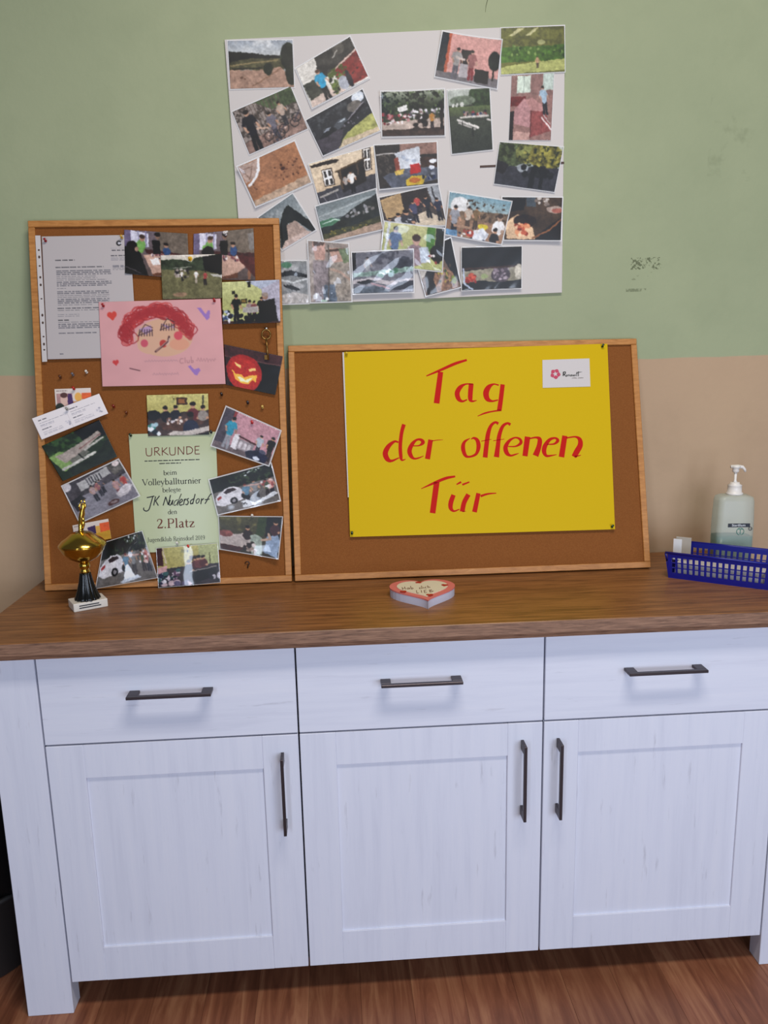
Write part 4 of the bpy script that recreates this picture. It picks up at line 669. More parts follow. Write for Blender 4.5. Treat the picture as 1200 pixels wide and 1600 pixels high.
LP = [
 (c_meet(0), [(194, 359), (293, 365), (296, 436), (196, 428)], 'photo of meeting with seated person in black jacket, beside the letter', 8, CK, 0, .0003, (0, 0, 0, .003)),
 (c_meet(1), [(302.5, 365.5), (396, 356.5), (399, 438), (302, 436)], 'photo of meeting at long pale table with red bench', 5, CK, 0, .0003, (0, 0, 0, 0)),
 (c_volley, [(251, 399), (347, 397), (346.5, 465.5), (254, 467.5)], 'photo of players on a field with yellow ball', 11, CK, 0, .0002, (0, 0, 0, 0)),
 (c_group, [(347, 441), (436.5, 437), (438, 504), (348, 506.5)], 'photo of young people in black standing in pale green room', 7, 0.0, 0, .0002, (0, 0, 0, 0)),
 (c_pumpkin, [(350, 538), (442, 557), (430, 617), (353, 601)], 'dark photo of a glowing carved pumpkin', 1, 0.0, 0, .0002, (0, .002, 0, 0)),
 (c_lunch, [(229, 617.5), (325, 615), (327, 679), (231.5, 681.5)], 'photo of people eating at table under small framed picture', 7, CK, 0, .0002, (0, 0, 0, 0)),
 (c_pinkroom2, [(354, 636), (438, 673.5), (420, 727), (331, 696)], 'tilted photo of person in cyan shirt in pink room', 5, 0.0, .003, .0006, (.001, 0, .006, .001)),
 (c_car(1), [(327.5, 750), (423, 724.5), (437.5, 781.5), (341, 803.5)], 'tilted photo of white car with people, right of the certificate', 4, 0.0, .003, .0006, (.002, 0, .009, 0)),
 (c_dinner, [(342, 807), (441, 808), (434.5, 872.5), (344.5, 857.5)], 'dim photo of people seen from behind at dinner table', 2, 0.0, .002, .0003, (0, 0, .008, 0)),
 (c_lunch2, [(244.5, 857), (340, 849), (344, 909.5), (248, 918)], 'photo of black counter in yellow room at lower edge of cork board', 6, .0005, .001, .0002, (0, 0, 0, 0)),
 (c_bench, [(65, 697), (155, 656), (183, 713.5), (98, 752)], 'tilted photo of wooden bench and table among green bushes', 4, 0.0, 0, .0002, (0, 0, 0, 0)),
 (c_yard, [(98, 760), (185, 718.5), (218.5, 774), (125, 816)], 'tilted photo of people in grey courtyard with pushchair', 5, CK, .003, .0005, (.001, .001, .009, 0)),
 (c_car(0), [(163, 848), (221.5, 830), (246, 902), (150, 919)], 'tilted photo of white car and child in blue, behind the trophy', 5, .0005, .0015, .0008, (0, 0, .003, 0)),
]
for k, (fn, px, lab, lay, n0, lam, wp, cu) in enumerate(LP):
    sheet('photo_print', LEFT, px, fn().photo(), lab, 'photo', g1, n0=n0, layer=lay, lam=lam, warp=wp, curl=cu, seed=40+k, m='gloss' if lam else 'satin', bow=.0055 if fn is c_lunch2 else 0)
sheet('crayon_drawing', LEFT, [(154, 472), (344.5, 466.7), (352.5, 600), (160, 604)], c_drawing(), 'pink sheet with child drawing of a face with curly red hair', 'drawing', n0=CK, layer=10, m='matte', warp=.0004, gain=1.12)
sheet('flyer', LEFT, [(85, 608), (141.6, 606), (144, 640), (87.6, 642)], c_flyer(0)(), 'small flyer with a portrait, pinned above the white ticket', 'flyer', n0=CK, layer=1, m='matte')
sheet('flyer', LEFT, [(113, 821), (169, 810.5), (174, 841.5), (118, 852)], c_flyer(1)(), 'small orange and yellow flyer behind the trophy', 'flyer', n0=CK, layer=3, m='matte')
sheet('ticket', LEFT, [(49.7, 654), (154.7, 615), (169, 646), (65, 687)], c_ticket(), 'long white printed ticket pinned at a slant over the frame', 'ticket', n0=0.0, layer=6, m='matte', gain=1.5, blur=False)

# ring-binder strip of the letter's plastic sleeve, with its holes
def sleeve():
    lp = [LEFT.uv(p, CF+.0013) for p in ((65, 369.5), (203, 367), (214.5, 558), (74.4, 561.5))]; c = sum(lp)/4
    tl, tr, br, bl = [LEFT.uv(p, CF+.0013) for p in ((55, 368), (63.2, 368), (73.8, 565), (66, 565.5))]
    hs = [(.115, .014), (.17, .022), (.24, .012), (.33, .018), (.39, .02), (.5, .01), (.63, .022), (.69, .02), (.8, .012), (.86, .022), (.905, .012)]
    bm = bmesh.new(); bm.faces.new([bm.verts.new((*(q-c), .0002)) for q in (tl, tr, br, bl)][::-1])
    o = obj('sleeve_strip', bm, M['white_paper'], LETTER)
    for t, h in hs:
        q = (tl*(1-t)+bl*t)*.45+(tr*(1-t)+br*t)*.55-c; bm = bmesh.new(); ring = []
        for k in range(14): a = k*2*math.pi/14; ring.append(bm.verts.new((q[0]+.0024*math.cos(a), q[1]+h*.16*math.sin(a), .0005)))
        bm.faces.new(ring); obj('punch_hole', bm, M['tape'], o)
sleeve()

# ------------------------------------------------------------------ lettering made of pen strokes
def catmull(pts, n=7):
    p = np.array(pts, float)
    if len(p) < 3: return p
    q = np.vstack([2*p[0]-p[1], p, 2*p[-1]-p[-2]]); out = []
    for i in range(1, len(q)-2):
        for k in range(n):
            t = k/n; out.append(.5*((2*q[i])+(-q[i-1]+q[i+1])*t+(2*q[i-1]-5*q[i]+4*q[i+1]-q[i+2])*t*t+(-q[i-1]+3*q[i]-3*q[i+1]+q[i+2])*t**3))
    out.append(q[-2]); return np.array(out)
def strokes_mesh(bm, strokes, smooth=True):
    """strokes: lists of (u, v, width) already in plane units, relative to the thing"""
    for st in strokes:
        p = catmull(st) if smooth else np.array(st, float)
        d = np.gradient(p[:, :2], axis=0); d /= (np.linalg.norm(d, axis=1)[:, None]+1e-12); nrm = np.stack([-d[:, 1], d[:, 0]], 1)
        w = np.maximum(p[:, 2], 1e-5)[:, None]/2; a = p[:, :2]+nrm*w; b = p[:, :2]-nrm*w
        va = [bm.verts.new((x, y, 0)) for x, y in a]; vb = [bm.verts.new((x, y, 0)) for x, y in b]
        for i in range(len(va)-1): bm.faces.new((vb[i], vb[i+1], va[i+1], va[i]))
def ink(name, pl, parent, centre, n, strokes, m, z):
    bm = bmesh.new(); strokes_mesh(bm, strokes)
    for f in bm.faces:
        f.normal_update()
        if f.normal.z < 0: f.normal_flip()
    for v in bm.verts: v.co.z = z
    return obj(name, bm, m, parent)
def px_strokes(pl, n, c, crop, raw):
    x0, y0, k = crop; out = []
    for st in raw:
        o = []
        for X, Y, wd in st:
            q = pl.uv((x0+X/k, y0+Y/k), n); q1 = pl.uv((x0+X/k+1, y0+Y/k), n); o.append((*(q-c), wd/k*abs(q1[0]-q[0])))
        out.append(o)
    return out

# yellow poster, white sheet behind it
tag(quad_prism('white_sheet', RIGHT, [(535, 550.5), (760, 546), (766, 772), (543.5, 777)], CF, CF+.0004, M['white_paper']), 'white paper sheet showing as thin sliver behind the yellow poster', 'paper sheet')
NP = CF+.0014
PQ = [(537.5, 550), (949, 537), (961, 827), (547, 839)]
poster = tag(quad_prism('poster', RIGHT, PQ, NP-.0005, NP, M['yellow']), 'large yellow poster with red hand lettering Tag der offenen Tür', 'poster')
pc = sum(RIGHT.uv(p, NP) for p in PQ)/4
TAG = [[(90, 260, 14), (280, 180, 32), (450, 105, 36), (595, 60, 26)], [(268, 208, 64), (217, 602, 72)], [(672, 360, 14), (580, 362, 20), (515, 400, 50), (475, 470, 62), (492, 545, 54), (540, 576, 28), (600, 555, 14)], [(650, 356, 60), (640, 470, 60), (640, 550, 54), (665, 575, 26), (720, 565, 8)],
       [(995, 375, 18), (930, 362, 20), (868, 400, 58), (835, 470, 72), (852, 545, 60), (910, 574, 26), (985, 560, 16)], [(1043, 365, 54), (1022, 540, 56), (1000, 695, 58)], [(1020, 688, 22), (920, 702, 18), (820, 725, 20), (730, 762, 8)]]
DER = [[(230, 290, 18), (185, 282, 26), (120, 335, 48), (85, 410, 58), (108, 475, 52), (155, 495, 28), (238, 460, 10)], [(290, 92, 42), (264, 190, 40), (250, 330, 40), (256, 440, 38), (268, 486, 22), (310, 476, 6)],
       [(395, 330, 12), (460, 325, 16), (500, 292, 42), (478, 262, 30), (430, 264, 24), (382, 310, 42), (352, 380, 50), (368, 440, 44), (405, 470, 22), (455, 462, 16), (508, 440, 6)], [(585, 262, 52), (550, 475, 56)], [(600, 275, 10), (660, 266, 8), (722, 262, 4)],
       [(1020, 245, 6), (960, 285, 30), (942, 350, 46), (965, 430, 38), (1010, 450, 22), (1085, 420, 30), (1113, 340, 46), (1100, 270, 42), (1062, 243, 24), (1030, 255, 8)]]
OFF = [[(258, 80, 30), (225, 66, 24), (182, 100, 32), (152, 180, 44), (132, 320, 48), (120, 432, 50)], [(80, 262, 8), (185, 243, 6)], [(384, 90, 30), (350, 76, 24), (302, 110, 34), (268, 200, 42), (252, 320, 46), (238, 428, 56)], [(205, 258, 8), (320, 240, 6)],
       [(360, 318, 10), (440, 315, 16), (492, 280, 32), (480, 240, 26), (430, 226, 16), (370, 260, 30), (333, 325, 46), (346, 385, 44), (385, 412, 22), (430, 402, 16), (470, 388, 6)], [(562, 216, 58), (535, 418, 54)], [(585, 235, 14), (650, 224, 20), (688, 245, 44), (680, 320, 52), (645, 414, 62)],
       [(765, 296, 10), (840, 290, 18), (876, 256, 34), (850, 230, 20), (792, 247, 32), (745, 310, 46), (734, 370, 46), (758, 414, 28), (810, 412, 16), (865, 402, 6)], [(950, 206, 54), (915, 428, 58)], [(970, 228, 14), (1060, 217, 18), (1105, 245, 42), (1110, 305, 54), (1075, 370, 58), (1045, 425, 52)], [(1050, 425, 20), (1118, 408, 6)]]
TUR = [[(70, 245, 8), (250, 165, 34), (400, 105, 38), (525, 80, 24)], [(278, 155, 76), (222, 572, 76)], [(543, 188, 16), (605, 155, 28)], [(620, 192, 26), (715, 155, 18)], [(502, 328, 58), (467, 430, 64), (466, 505, 54), (508, 545, 26), (582, 520, 12)], [(702, 322, 62), (645, 430, 62), (618, 552, 64)], [(620, 552, 14), (668, 546, 6)], [(836, 306, 58), (783, 558, 64)], [(865, 345, 32), (960, 315, 24), (1075, 305, 12)]]
PS = lambda crop, raw: px_strokes(RIGHT, NP, pc, crop, raw)
for st in (PS((655, 555, 8.0), TAG), PS((590, 650, 7.059), DER[:-1]), PS((590, 650, 7.059), DER[-1:])+PS((740, 650, 6.667), OFF), PS((650, 735, 8.571), TUR)):
    ink('lettering', RIGHT, poster, pc, NP, st, M['red'], .0003)
# white logo card taped to the poster
NC = NP+.0012; CQ = [(847.5, 562.5), (921, 560), (922.5, 604), (848, 606)]
card = tag(quad_prism('logo_card', RIGHT, CQ, NP+.0004, NC, M['white_paper']), 'small white card with pink flower logo on the yellow poster', 'card')
cc = sum(RIGHT.uv(p, NC) for p in CQ)/4
CR = (835, 550, 12.0)
ROSA = [[(545, 375, 22), (540, 450, 22)], [(535, 380, 16), (580, 375, 18), (575, 410, 18), (550, 420, 14)], [(555, 420, 16), (600, 465, 12)], [(612, 425, 10), (600, 440, 12), (612, 455, 10), (625, 440, 12), (612, 425, 10)], [(658, 420, 8), (640, 430, 12), (655, 442, 12), (640, 456, 8)],
        [(690, 425, 8), (670, 440, 12), (685, 456, 10), (697, 425, 10), (702, 455, 8)], [(712, 425, 12), (722, 455, 10), (735, 428, 10), (745, 455, 10), (757, 420, 10)], [(770, 425, 12), (772, 452, 12)], [(772, 408, 10), (774, 412, 10)], [(795, 375, 14), (793, 455, 12)], [(780, 400, 8), (812, 396, 8)], [(825, 365, 16), (824, 455, 14)], [(805, 385, 10), (850, 378, 10), (895, 372, 4)]]
ink('lettering', RIGHT, card, cc, NC, px_strokes(RIGHT, NC, cc, CR, ROSA), M['black_ink'], .0003)
ink('tagline', RIGHT, card, cc, NC, px_strokes(RIGHT, NC, cc, CR, [[(700, 492, 5), (750, 488, 9), (800, 492, 7)], [(815, 490, 7), (870, 486, 9), (920, 485, 6)]]), M['tape'], .0003)
fl = []
for k in range(5):
    a = 1.1+k*2*math.pi/5; x, y = 392+62*math.cos(a), 412-62*math.sin(a); tx, ty = math.sin(a), math.cos(a)
    fl.append([(x-tx*40, y-ty*40, 20), (x, y, 72), (x+tx*40, y+ty*40, 20)])
ink('flower_emblem', RIGHT, card, cc, NC, px_strokes(RIGHT, NC, cc, CR, fl), M['flower'], .0003)

# certificate with serif lettering
def cert():
    n = CK+.0036
    q = [(201, 678.5), (337, 674.5), (344, 859), (213, 864)]
    o = tag(quad_prism('certificate', LEFT, q, n-.0006, n, M['green_paper']), 'pale green volleyball certificate pinned in the middle of the cork board', 'certificate')
    c = sum(LEFT.uv(p, n) for p in q)/4
    T, t = .095, .045
    def el(cx, cy, rx, ry, a0=0, a1=360, thick=T):
        k = max(5, int(abs(a1-a0)/24)); return [(cx+rx*math.cos(math.radians(a0+(a1-a0)*i/k)), cy+ry*math.sin(math.radians(a0+(a1-a0)*i/k)), t+(thick-t)*abs(math.cos(math.radians(a0+(a1-a0)*i/k)))**1.5) for i in range(k+1)]
    def st(x, y0, y1, ws=T): return [(x, y0, ws), (x, y1, ws)]
    def sf(x, y, w=.16): return [(x-w/2, y, t), (x+w/2, y, t)]
    def fl_(x, y): return [(x-.09, y-.03, t), (x, y, t)]
    def arch(x0, x1, y=.44): return [[(x0, y-.1, t), (x0+.06, y-.01, t+.02), ((x0+x1)/2+.02, y+.01, t+.03), (x1, y-.1, T), (x1, 0, T)]]
    G = {' ': (.26, []),
     'b': (.5, [st(.1, 0, .72), fl_(.1, .7), el(.27, .22, .17, .22)]), 'd': (.5, [st(.4, 0, .72), fl_(.4, .7), sf(.42, .02, .12), el(.22, .22, .17, .22)]),
     'e': (.44, [el(.22, .22, .17, .22, 10, 320), [(.06, .25, t), (.39, .25, t)]]), 'o': (.48, [el(.24, .22, .19, .22)]),
     'i': (.26, [st(.13, 0, .44), sf(.13, .02, .2), fl_(.13, .43), [(.1, .62, .09), (.17, .62, .09)]]), 'l': (.26, [st(.13, 0, .72), sf(.13, .02, .2), fl_(.13, .7)]),
     'm': (.76, [st(.12, 0, .44), fl_(.12, .43), sf(.12, .02), sf(.4, .02), sf(.66, .02)]+arch(.14, .4)+arch(.42, .66)), 'n': (.52, [st(.12, 0, .44), fl_(.12, .43), sf(.12, .02), sf(.4, .02)]+arch(.14, .4)),
     'u': (.52, [[(.12, .44, T), (.12, .12, T), (.2, .01, t+.02), (.3, .02, t), (.38, .1, t)], st(.4, 0, .44), fl_(.12, .43), fl_(.4, .43), sf(.43, .02, .1)]), 'r': (.36, [st(.12, 0, .44), fl_(.12, .43), sf(.12, .02, .18), [(.14, .32, t), (.22, .43, t+.02), (.32, .41, T*.8)]]),
     't': (.3, [[(.13, .6, t), (.13, .4, T), (.13, .1, T), (.18, .01, t), (.28, .06, t)], [(.02, .43, t), (.27, .43, t)]]), 'y': (.48, [[(.06, .43, T), (.24, .03, T)], [(.42, .43, t), (.24, .03, t), (.15, -.18, t), (.06, -.18, T*.7)], sf(.06, .43), sf(.41, .43, .12)]),
     'a': (.44, [[(.08, .34, t), (.14, .43, t), (.25, .43, t+.02), (.3, .34, T), (.3, .06, T), (.4, .02, t)], [(.3, .27, t), (.14, .2, t), (.08, .11, T), (.14, .01, t+.02), (.3, .09, t)]]), 'g': (.48, [el(.22, .29, .14, .15), [(.14, .13, t), (.11, .06, t), (.3, .02, T*.7), (.4, -.06, T*.8), (.34, -.18, t), (.14, -.18, t), (.07, -.1, t), (.16, 0, t)], [(.34, .4, t), (.44, .42, t)]]),
     's': (.38, [[(.32, .36, t), (.28, .43, t), (.16, .44, t), (.08, .34, T*.8), (.2, .24, T), (.3, .12, T*.8), (.22, .0, t), (.1, .01, t), (.06, .1, t)]]), 'f': (.3, [[(.32, .66, T*.7), (.24, .72, t), (.13, .62, T), (.13, 0, T)], [(.02, .43, t), (.28, .43, t)], sf(.14, .02, .2)]),
     'k': (.5, [st(.12, 0, .72), fl_(.12, .7), sf(.12, .02, .2), [(.14, .2, t), (.38, .43, t)], [(.22, .26, T), (.44, .01, T)], sf(.42, .02, .14), sf(.36, .43, .14)]), 'z': (.44, [[(.06, .42, t), (.36, .42, t)], [(.36, .42, T), (.07, .03, T)], [(.07, .02, t), (.38, .02, t)], [(.07, .42, t), (.06, .34, t)], [(.38, .02, t), (.39, .12, t)]]),
     'V': (.68, [[(.06, .68, T), (.34, .0, T)], [(.34, .0, t), (.62, .68, t)], sf(.08, .68, .2), sf(.6, .68, .18)]), 'P': (.56, [st(.14, 0, .68), sf(.14, .02, .22), [(.06, .67, t), (.3, .68, t), (.46, .62, T*.8), (.46, .42, T), (.32, .34, t), (.16, .34, t)]]),
     'J': (.4, [[(.24, .68, T), (.24, .1, T), (.18, -.04, t), (.06, -.02, T*.7)], sf(.25, .68, .24)]), 'R': (.64, [st(.14, 0, .68), sf(.14, .02, .22), [(.06, .67, t), (.3, .68, t), (.44, .62, T*.8), (.44, .44, T), (.32, .36, t), (.16, .36, t)], [(.3, .36, T), (.56, .01, T)], sf(.58, .02, .12)]),
     '2': (.48, [[(.07, .52, T*.8), (.1, .64, t), (.22, .68, t), (.36, .6, T), (.34, .42, T), (.18, .2, t+.02), (.06, .04, t)], [(.06, .04, T), (.42, .04, T)], [(.41, .03, t), (.44, .14, t)]]), '0': (.48, [el(.24, .34, .17, .34)]), '1': (.4, [st(.22, 0, .68), sf(.22, .02, .24), [(.1, .58, t), (.22, .67, t)]]), '9': (.48, [el(.24, .48, .16, .2), [(.4, .46, T), (.36, .2, T), (.26, .05, t+.02), (.12, 0, t)]]), '.': (.24, [[(.08, .04, .1), (.16, .04, .1)]])}
    UP = {'U': (.62, [[(.06, .7, .07), (.06, .25, .07), (.12, .04, .07), (.28, .0, .07), (.46, .1, .07), (.5, .7, .07)]]), 'R': (.58, [[(.08, .02, .07), (.1, .7, .07)], [(.06, .68, .07), (.34, .7, .07), (.42, .54, .07), (.3, .38, .07), (.1, .36, .07)], [(.2, .36, .07), (.5, .0, .07)]]), 'K': (.6, [[(.08, 0, .07), (.1, .7, .07)], [(.48, .68, .07), (.12, .34, .07)], [(.14, .36, .07), (.54, .02, .07)]]),
          'N': (.66, [[(.08, 0, .07), (.1, .7, .07)], [(.1, .7, .07), (.5, .02, .07)], [(.5, .02, .07), (.54, .72, .07)]]), 'D': (.64, [[(.08, .02, .07), (.1, .7, .07)], [(.06, .68, .07), (.36, .66, .07), (.54, .42, .07), (.44, .14, .07), (.08, .02, .07)]]), 'E': (.5, [[(.08, .02, .07), (.1, .7, .07)], [(.08, .69, .07), (.44, .7, .07)], [(.1, .37, .07), (.38, .37, .07)], [(.08, .02, .07), (.44, .02, .07)]])}
    def line(text, pa, pb, hpx, m, font=G):
        A, B = LEFT.uv(pa, n), LEFT.uv(pb, n); adv = sum(font[ch][0] for ch in text); d = (B-A); Ln = np.linalg.norm(d); d = d/Ln; up = np.array([-d[1], d[0]])
        sx = Ln/adv; k = abs(LEFT.uv((pa[0], pa[1]-hpx), n)[1]-A[1]); sy = k/.7; x = 0; out = []
        for ch in text:
            for s_ in font[ch][1]: out.append([(*(A+d*((x+a)*sx)+up*(b*sy)-c), wd*min(sx, sy)*1.05) for a, b, wd in s_])
            x += font[ch][0]
        ink('lettering', LEFT, o, c, n, out, m, .0004)
    line('URKUNDE', (227.5, 712.5), (313.5, 709.5), 12.5, M['brown_ink'], UP)
    line('beim', (255.5, 742.5), (276.5, 741.5), 7.2, M['black_ink']); line('Volleyballturnier', (222.5, 758.5), (314.5, 755), 9.5, M['black_ink']); line('belegte', (254, 769.3), (283, 768), 7.0, M['black_ink'])
    line('den', (262.5, 803.5), (277, 803), 7.2, M['black_ink']); line('2.Platz', (245, 825.5), (305, 823.5), 14.5, M['brown_ink']); line('Jugendklub Reinsdorf 2019', (230, 847), (320.5, 843), 6.8, M['black_ink'])
    fine = []
    rr = random.Random(3)
    for x0, x1, y in ((226, 313, 720.5), (249, 283, 725)):
        x = x0
        while x < x1: e = min(x1, x+3+rr.random()*7); fine.append([(x, y-(x-226)*.03, 1.5), (e, y-(e-226)*.03, 1.3)]); x = e+1.2
    ink('fine_print', LEFT, o, c, n, px_strokes(LEFT, n, c, (0, 0, 1.0), fine), M['black_ink'], .0004)
    W_ = 13
    JK = [[(235, 140, W_), (280, 132, W_), (330, 120, W_)], [(312, 125, W_), (290, 200, W_), (264, 285, W_), (230, 308, W_), (198, 292, W_), (198, 265, W_)], [(345, 125, W_), (322, 238, W_)], [(395, 118, W_), (342, 185, W_)], [(345, 180, W_), (380, 240, W_)], [(472, 130, W_), (440, 238, W_)], [(472, 130, W_), (503, 232, W_)], [(503, 232, W_), (532, 108, W_)],
          [(530, 170, W_), (513, 220, W_), (532, 232, W_), (560, 175, W_)], [(563, 168, W_), (552, 232, W_)], [(625, 165, 10), (588, 185, 10), (573, 232, 10), (605, 228, 10), (630, 180, 10)], [(668, 92, 10), (640, 160, 10), (620, 240, 10)], [(650, 208, W_), (682, 180, W_), (668, 160, W_), (645, 195, W_), (652, 235, W_), (686, 225, W_)], [(708, 155, W_), (695, 232, W_)], [(700, 185, W_), (727, 153, W_)],
          [(762, 150, W_), (738, 165, W_), (755, 195, W_), (740, 228, W_), (718, 222, W_)], [(820, 155, W_), (785, 180, W_), (784, 218, W_), (812, 205, W_)], [(840, 95, W_), (825, 155, W_), (808, 222, W_)], [(875, 152, 11), (852, 180, 11), (858, 212, 11), (885, 195, 11), (890, 160, 11), (875, 152, 11)], [(922, 150, W_), (910, 222, W_)], [(914, 180, W_), (950, 150, W_)], [(1062, 108, W_), (1038, 95, W_), (1008, 135, W_), (985, 180, W_), (962, 218, W_)], [(960, 168, W_), (1022, 158, W_)]]
    ink('handwriting', LEFT, o, c, n, px_strokes(LEFT, n, c, (200, 760, 8.0), JK), M['pen'], .0005)
cert()

# ------------------------------------------------------------------ push pins
def pin(pl, px, col, label, n0, big=1.0):
    n = n0; q = pl.uv(px, n+.008); root = tag(empty('push_pin'), label, 'push pin', 'push pins'); root.matrix_world = pl.mat(q[0], q[1], n) @ Matrix.Rotation(-.35, 4, 'X')
    bm = bmesh.new(); r = .0034*big
    lathe(bm, [(r*1.25, .0022), (r*1.3, .0032), (r*.75, .0042), (r*.7, .0085), (r*1.15, .0095), (r*1.2, .0108), (r*.9, .0114)], 14); obj('pin_head', bm, pinmat(col), root, True)
    bm = bmesh.new(); tube(bm, [(0, 0, -.004), (0, 0, .0025)], .0006, 6); obj('needle', bm, M['steel'], root)
F0 = .004
for pl, px, col, lab, n0 in [
    (LEFT, (70, 376), '8f1620', 'dark red push pin in top left corner of the typed letter', CF+.0015), (LEFT, (189.5, 371), 'c49a3a', 'yellow push pin in top right corner of the typed letter', CF+.0015),
    (LEFT, (160.5, 478), '9c1c22', 'red push pin by the red heart of the crayon drawing', CK+.0098), (LEFT, (334.5, 470), '9c1820', 'red push pin by the purple heart of the crayon drawing', CK+.0098), (LEFT, (352.5, 366), 'cfc8c4', 'white push pin in photo with long pale table', CK+.006), (LEFT, (296, 405.5), 'd0a018', 'yellow push pin in the photo of players on field', CK+.0105),
    (LEFT, (114.5, 608), 'b02018', 'red push pin holding the portrait flyer', CK+.003), (LEFT, (104, 640), '9a9890', 'grey push pin in the white ticket', .008), (LEFT, (93.5, 590), '5a3420', 'brown push pin alone in cork above the portrait flyer', CK), (LEFT, (113, 586), '6a6468', 'grey push pin alone in bare cork under the letter', CK), (LEFT, (134.5, 582), 'd8d0c4', 'white push pin alone in bare cork under the letter', CK),
    (LEFT, (177, 636), '7a2418', 'dark red push pin in cork beside the ticket', CK), (LEFT, (197, 646), '6a3418', 'brown push pin in cork left of the lunch photo', CK), (LEFT, (271.5, 623), 'b5ae74', 'pale push pin at top of photo with framed picture', CK+.008),
    (LEFT, (346, 617), '2a1f1c', 'black push pin alone under pumpkin photo', CK), (LEFT, (387, 630), '26242c', 'dark push pin above the tilted pink room photo', CK), (LEFT, (410, 637), 'c4a050', 'yellow push pin above the tilted pink room photo', CK), (LEFT, (393.7, 661), 'b81c1c', 'bright red push pin in the tilted pink room photo', .006),
    (LEFT, (203.5, 681), '1f3324', 'dark green push pin in left corner of certificate', CK+.004), (LEFT, (329.5, 676), '20242a', 'black push pin in right corner of certificate', CK+.004), (LEFT, (276.5, 850), 'd4d0c4', 'white push pin under the word Jugendklub on certificate', CK+.007), (LEFT, (294, 855), 'c42414', 'bright red push pin in photo of black counter', .008), (LEFT, (394, 807), 'd0c8bc', 'white push pin at top of dim dinner photo', .005),
    (RIGHT, (541.5, 553.5), 'c4a41c', 'yellow push pin in a corner of yellow poster', NP), (RIGHT, (942.5, 541), '173a20', 'dark green push pin beside logo card corner of yellow poster', NP), (RIGHT, (550, 834), '173a20', 'dark green push pin in lower corner of poster below Tür', NP), (RIGHT, (957.5, 823.5), '173a20', 'dark green push pin in poster corner near the basket', NP)]:
    pin(pl, px, col, lab, n0, .75)
# small bent wire hook
q = LEFT.uv((387, 884), CK); bm = bmesh.new()
tube(bm, [(-.006, .006, .004), (-.003, .010, .005), (.003, .010, .005), (.005, .005, .005), (.001, .001, .004), (0, -.006, .001)], .0012, 7)
hk = obj('wire_hook', bm, M['pen'], None, True); hk.matrix_world = LEFT.mat(q[0], q[1], CK); tag(hk, 'small black bent wire hook in bare cork below dinner photo', 'hook')
# old key on a pin
q = LEFT.uv((416, 523), .004); key = tag(empty('key'), 'old brass key hanging from pin above the pumpkin photo', 'key'); key.matrix_world = LEFT.mat(q[0], q[1], .004)
bm = bmesh.new(); tube(bm, [(.0105*math.cos(a), .0105*math.sin(a)*1.1, .003) for a in [k*2*math.pi/20 for k in range(21)]], .0022, 8); obj('bow', bm, M['brass'], key, True)
bm = bmesh.new(); tube(bm, [(0, -.0105, .003), (.001, -.03, .003), (.003, -.062, .003)], [.0026, .0022, .0022], 8); obj('shaft', bm, M['brass'], key, True)
bm = bmesh.new(); box(bm, -.006, .002, -.061, -.05, .0022, .0038); obj('bit', bm, M['brass'], key)
bm = bmesh.new(); lathe(bm, [(.001, -.006), (.001, .004), (.0042, .0045), (.0045, .006), (.003, .0075)], 12); nail = obj('nail', bm, M['steel'], None, True); q2 = LEFT.uv((416, 514), .006); nail.matrix_world = LEFT.mat(q2[0], q2[1], .0005); tag(nail, 'round headed steel pin that carries the old key', 'pin')

# ------------------------------------------------------------------ things on the worktop
def zat(x, y, py):
    """height on the vertical line through (x, y) seen at picture row py"""
    lo, hi = 0.5, 2.0
    for _ in range(40):
        z = (lo+hi)/2; v = np.array([x, y, z])-CAM; r = 800-FPX*np.dot(v, AX_U)/np.dot(v, AX_F)
        if r > py: lo = z
        else: hi = z
    return lo
# trophy
TXc, TYc = -0.474, 0.195
tro = tag(empty('trophy', (TXc, TYc, H)), 'small gold cup trophy with black foot on white marble block', 'trophy')
bm = bmesh.new(); box(bm, -.037, .037, -.027, .027, 0, .019, bev=.0012); base = obj('marble_base', bm, M['marble'], tro); base.rotation_euler = (0, 0, .52)
bm = bmesh.new()
for y in (.0125, .0075): box(bm, -.025, .018 if y > .01 else .022, -.0276, -.027, y-.0011, y+.0011)
obj('engraving', bm, M['labelblack'], base)
zz = [zat(TXc, TYc, p)-H for p in (939, 895, 878, 851, 831)]
bm = bmesh.new(); z0, z1 = .019, zz[1]
lathe(bm, [(.0285, z0), (.0285, z0+.003), (.026, z0+.007), (.021, z0+(z1-z0)*.35), (.016, z0+(z1-z0)*.65), (.0125, z1-.003), (.0125, z1)], 64, flute=16, fd=.10); obj('foot', bm, M['black_plastic'], tro, True)
bm = bmesh.new(); k0, k1 = zz[1], zz[2]
lathe(bm, [(.0085, k0), (.0105, k0+.002), (.0105, k0+.006), (.008, k0+.009), (.0115, k0+.013), (.012, k1-.003), (.008, k1)], 32); obj('stem', bm, M['gold'], tro, True)
bm = bmesh.new(); c0, c1 = zz[2], zz[3]
lathe(bm, [(.009, c0-.001), (.018, c0+.003), (.032, c0+.011), (.044, c0+.024), (.0495, c1-.004), (.0515, c1-.001), (.0515, c1)], 48); obj('cup', bm, M['gold'], tro, True)
bm = bmesh.new(); d1 = zz[4]
lathe(bm, [(.0515, c1+.0002), (.0505, c1+.003), (.043, c1+.0115), (.033, c1+.018), (.022, d1-.002), (.015, d1), (.008, d1+.001)], 48); obj('lid', bm, M['gold'], tro, True)
ft = zat(TXc, TYc, 784)-H
bm = bmesh.new(); hgt = ft-d1
tube(bm, [(0, 0, d1), (-.001, 0, d1+.005), (.001, 0, d1+hgt*.35), (.006, 0, d1+hgt*.6), (.009, 0, d1+hgt*.78), (.010, 0, d1+hgt*.9), (.010, 0, d1+hgt*.97)], [.007, .0045, .005, .0062, .0035, .0045, .001], 12)
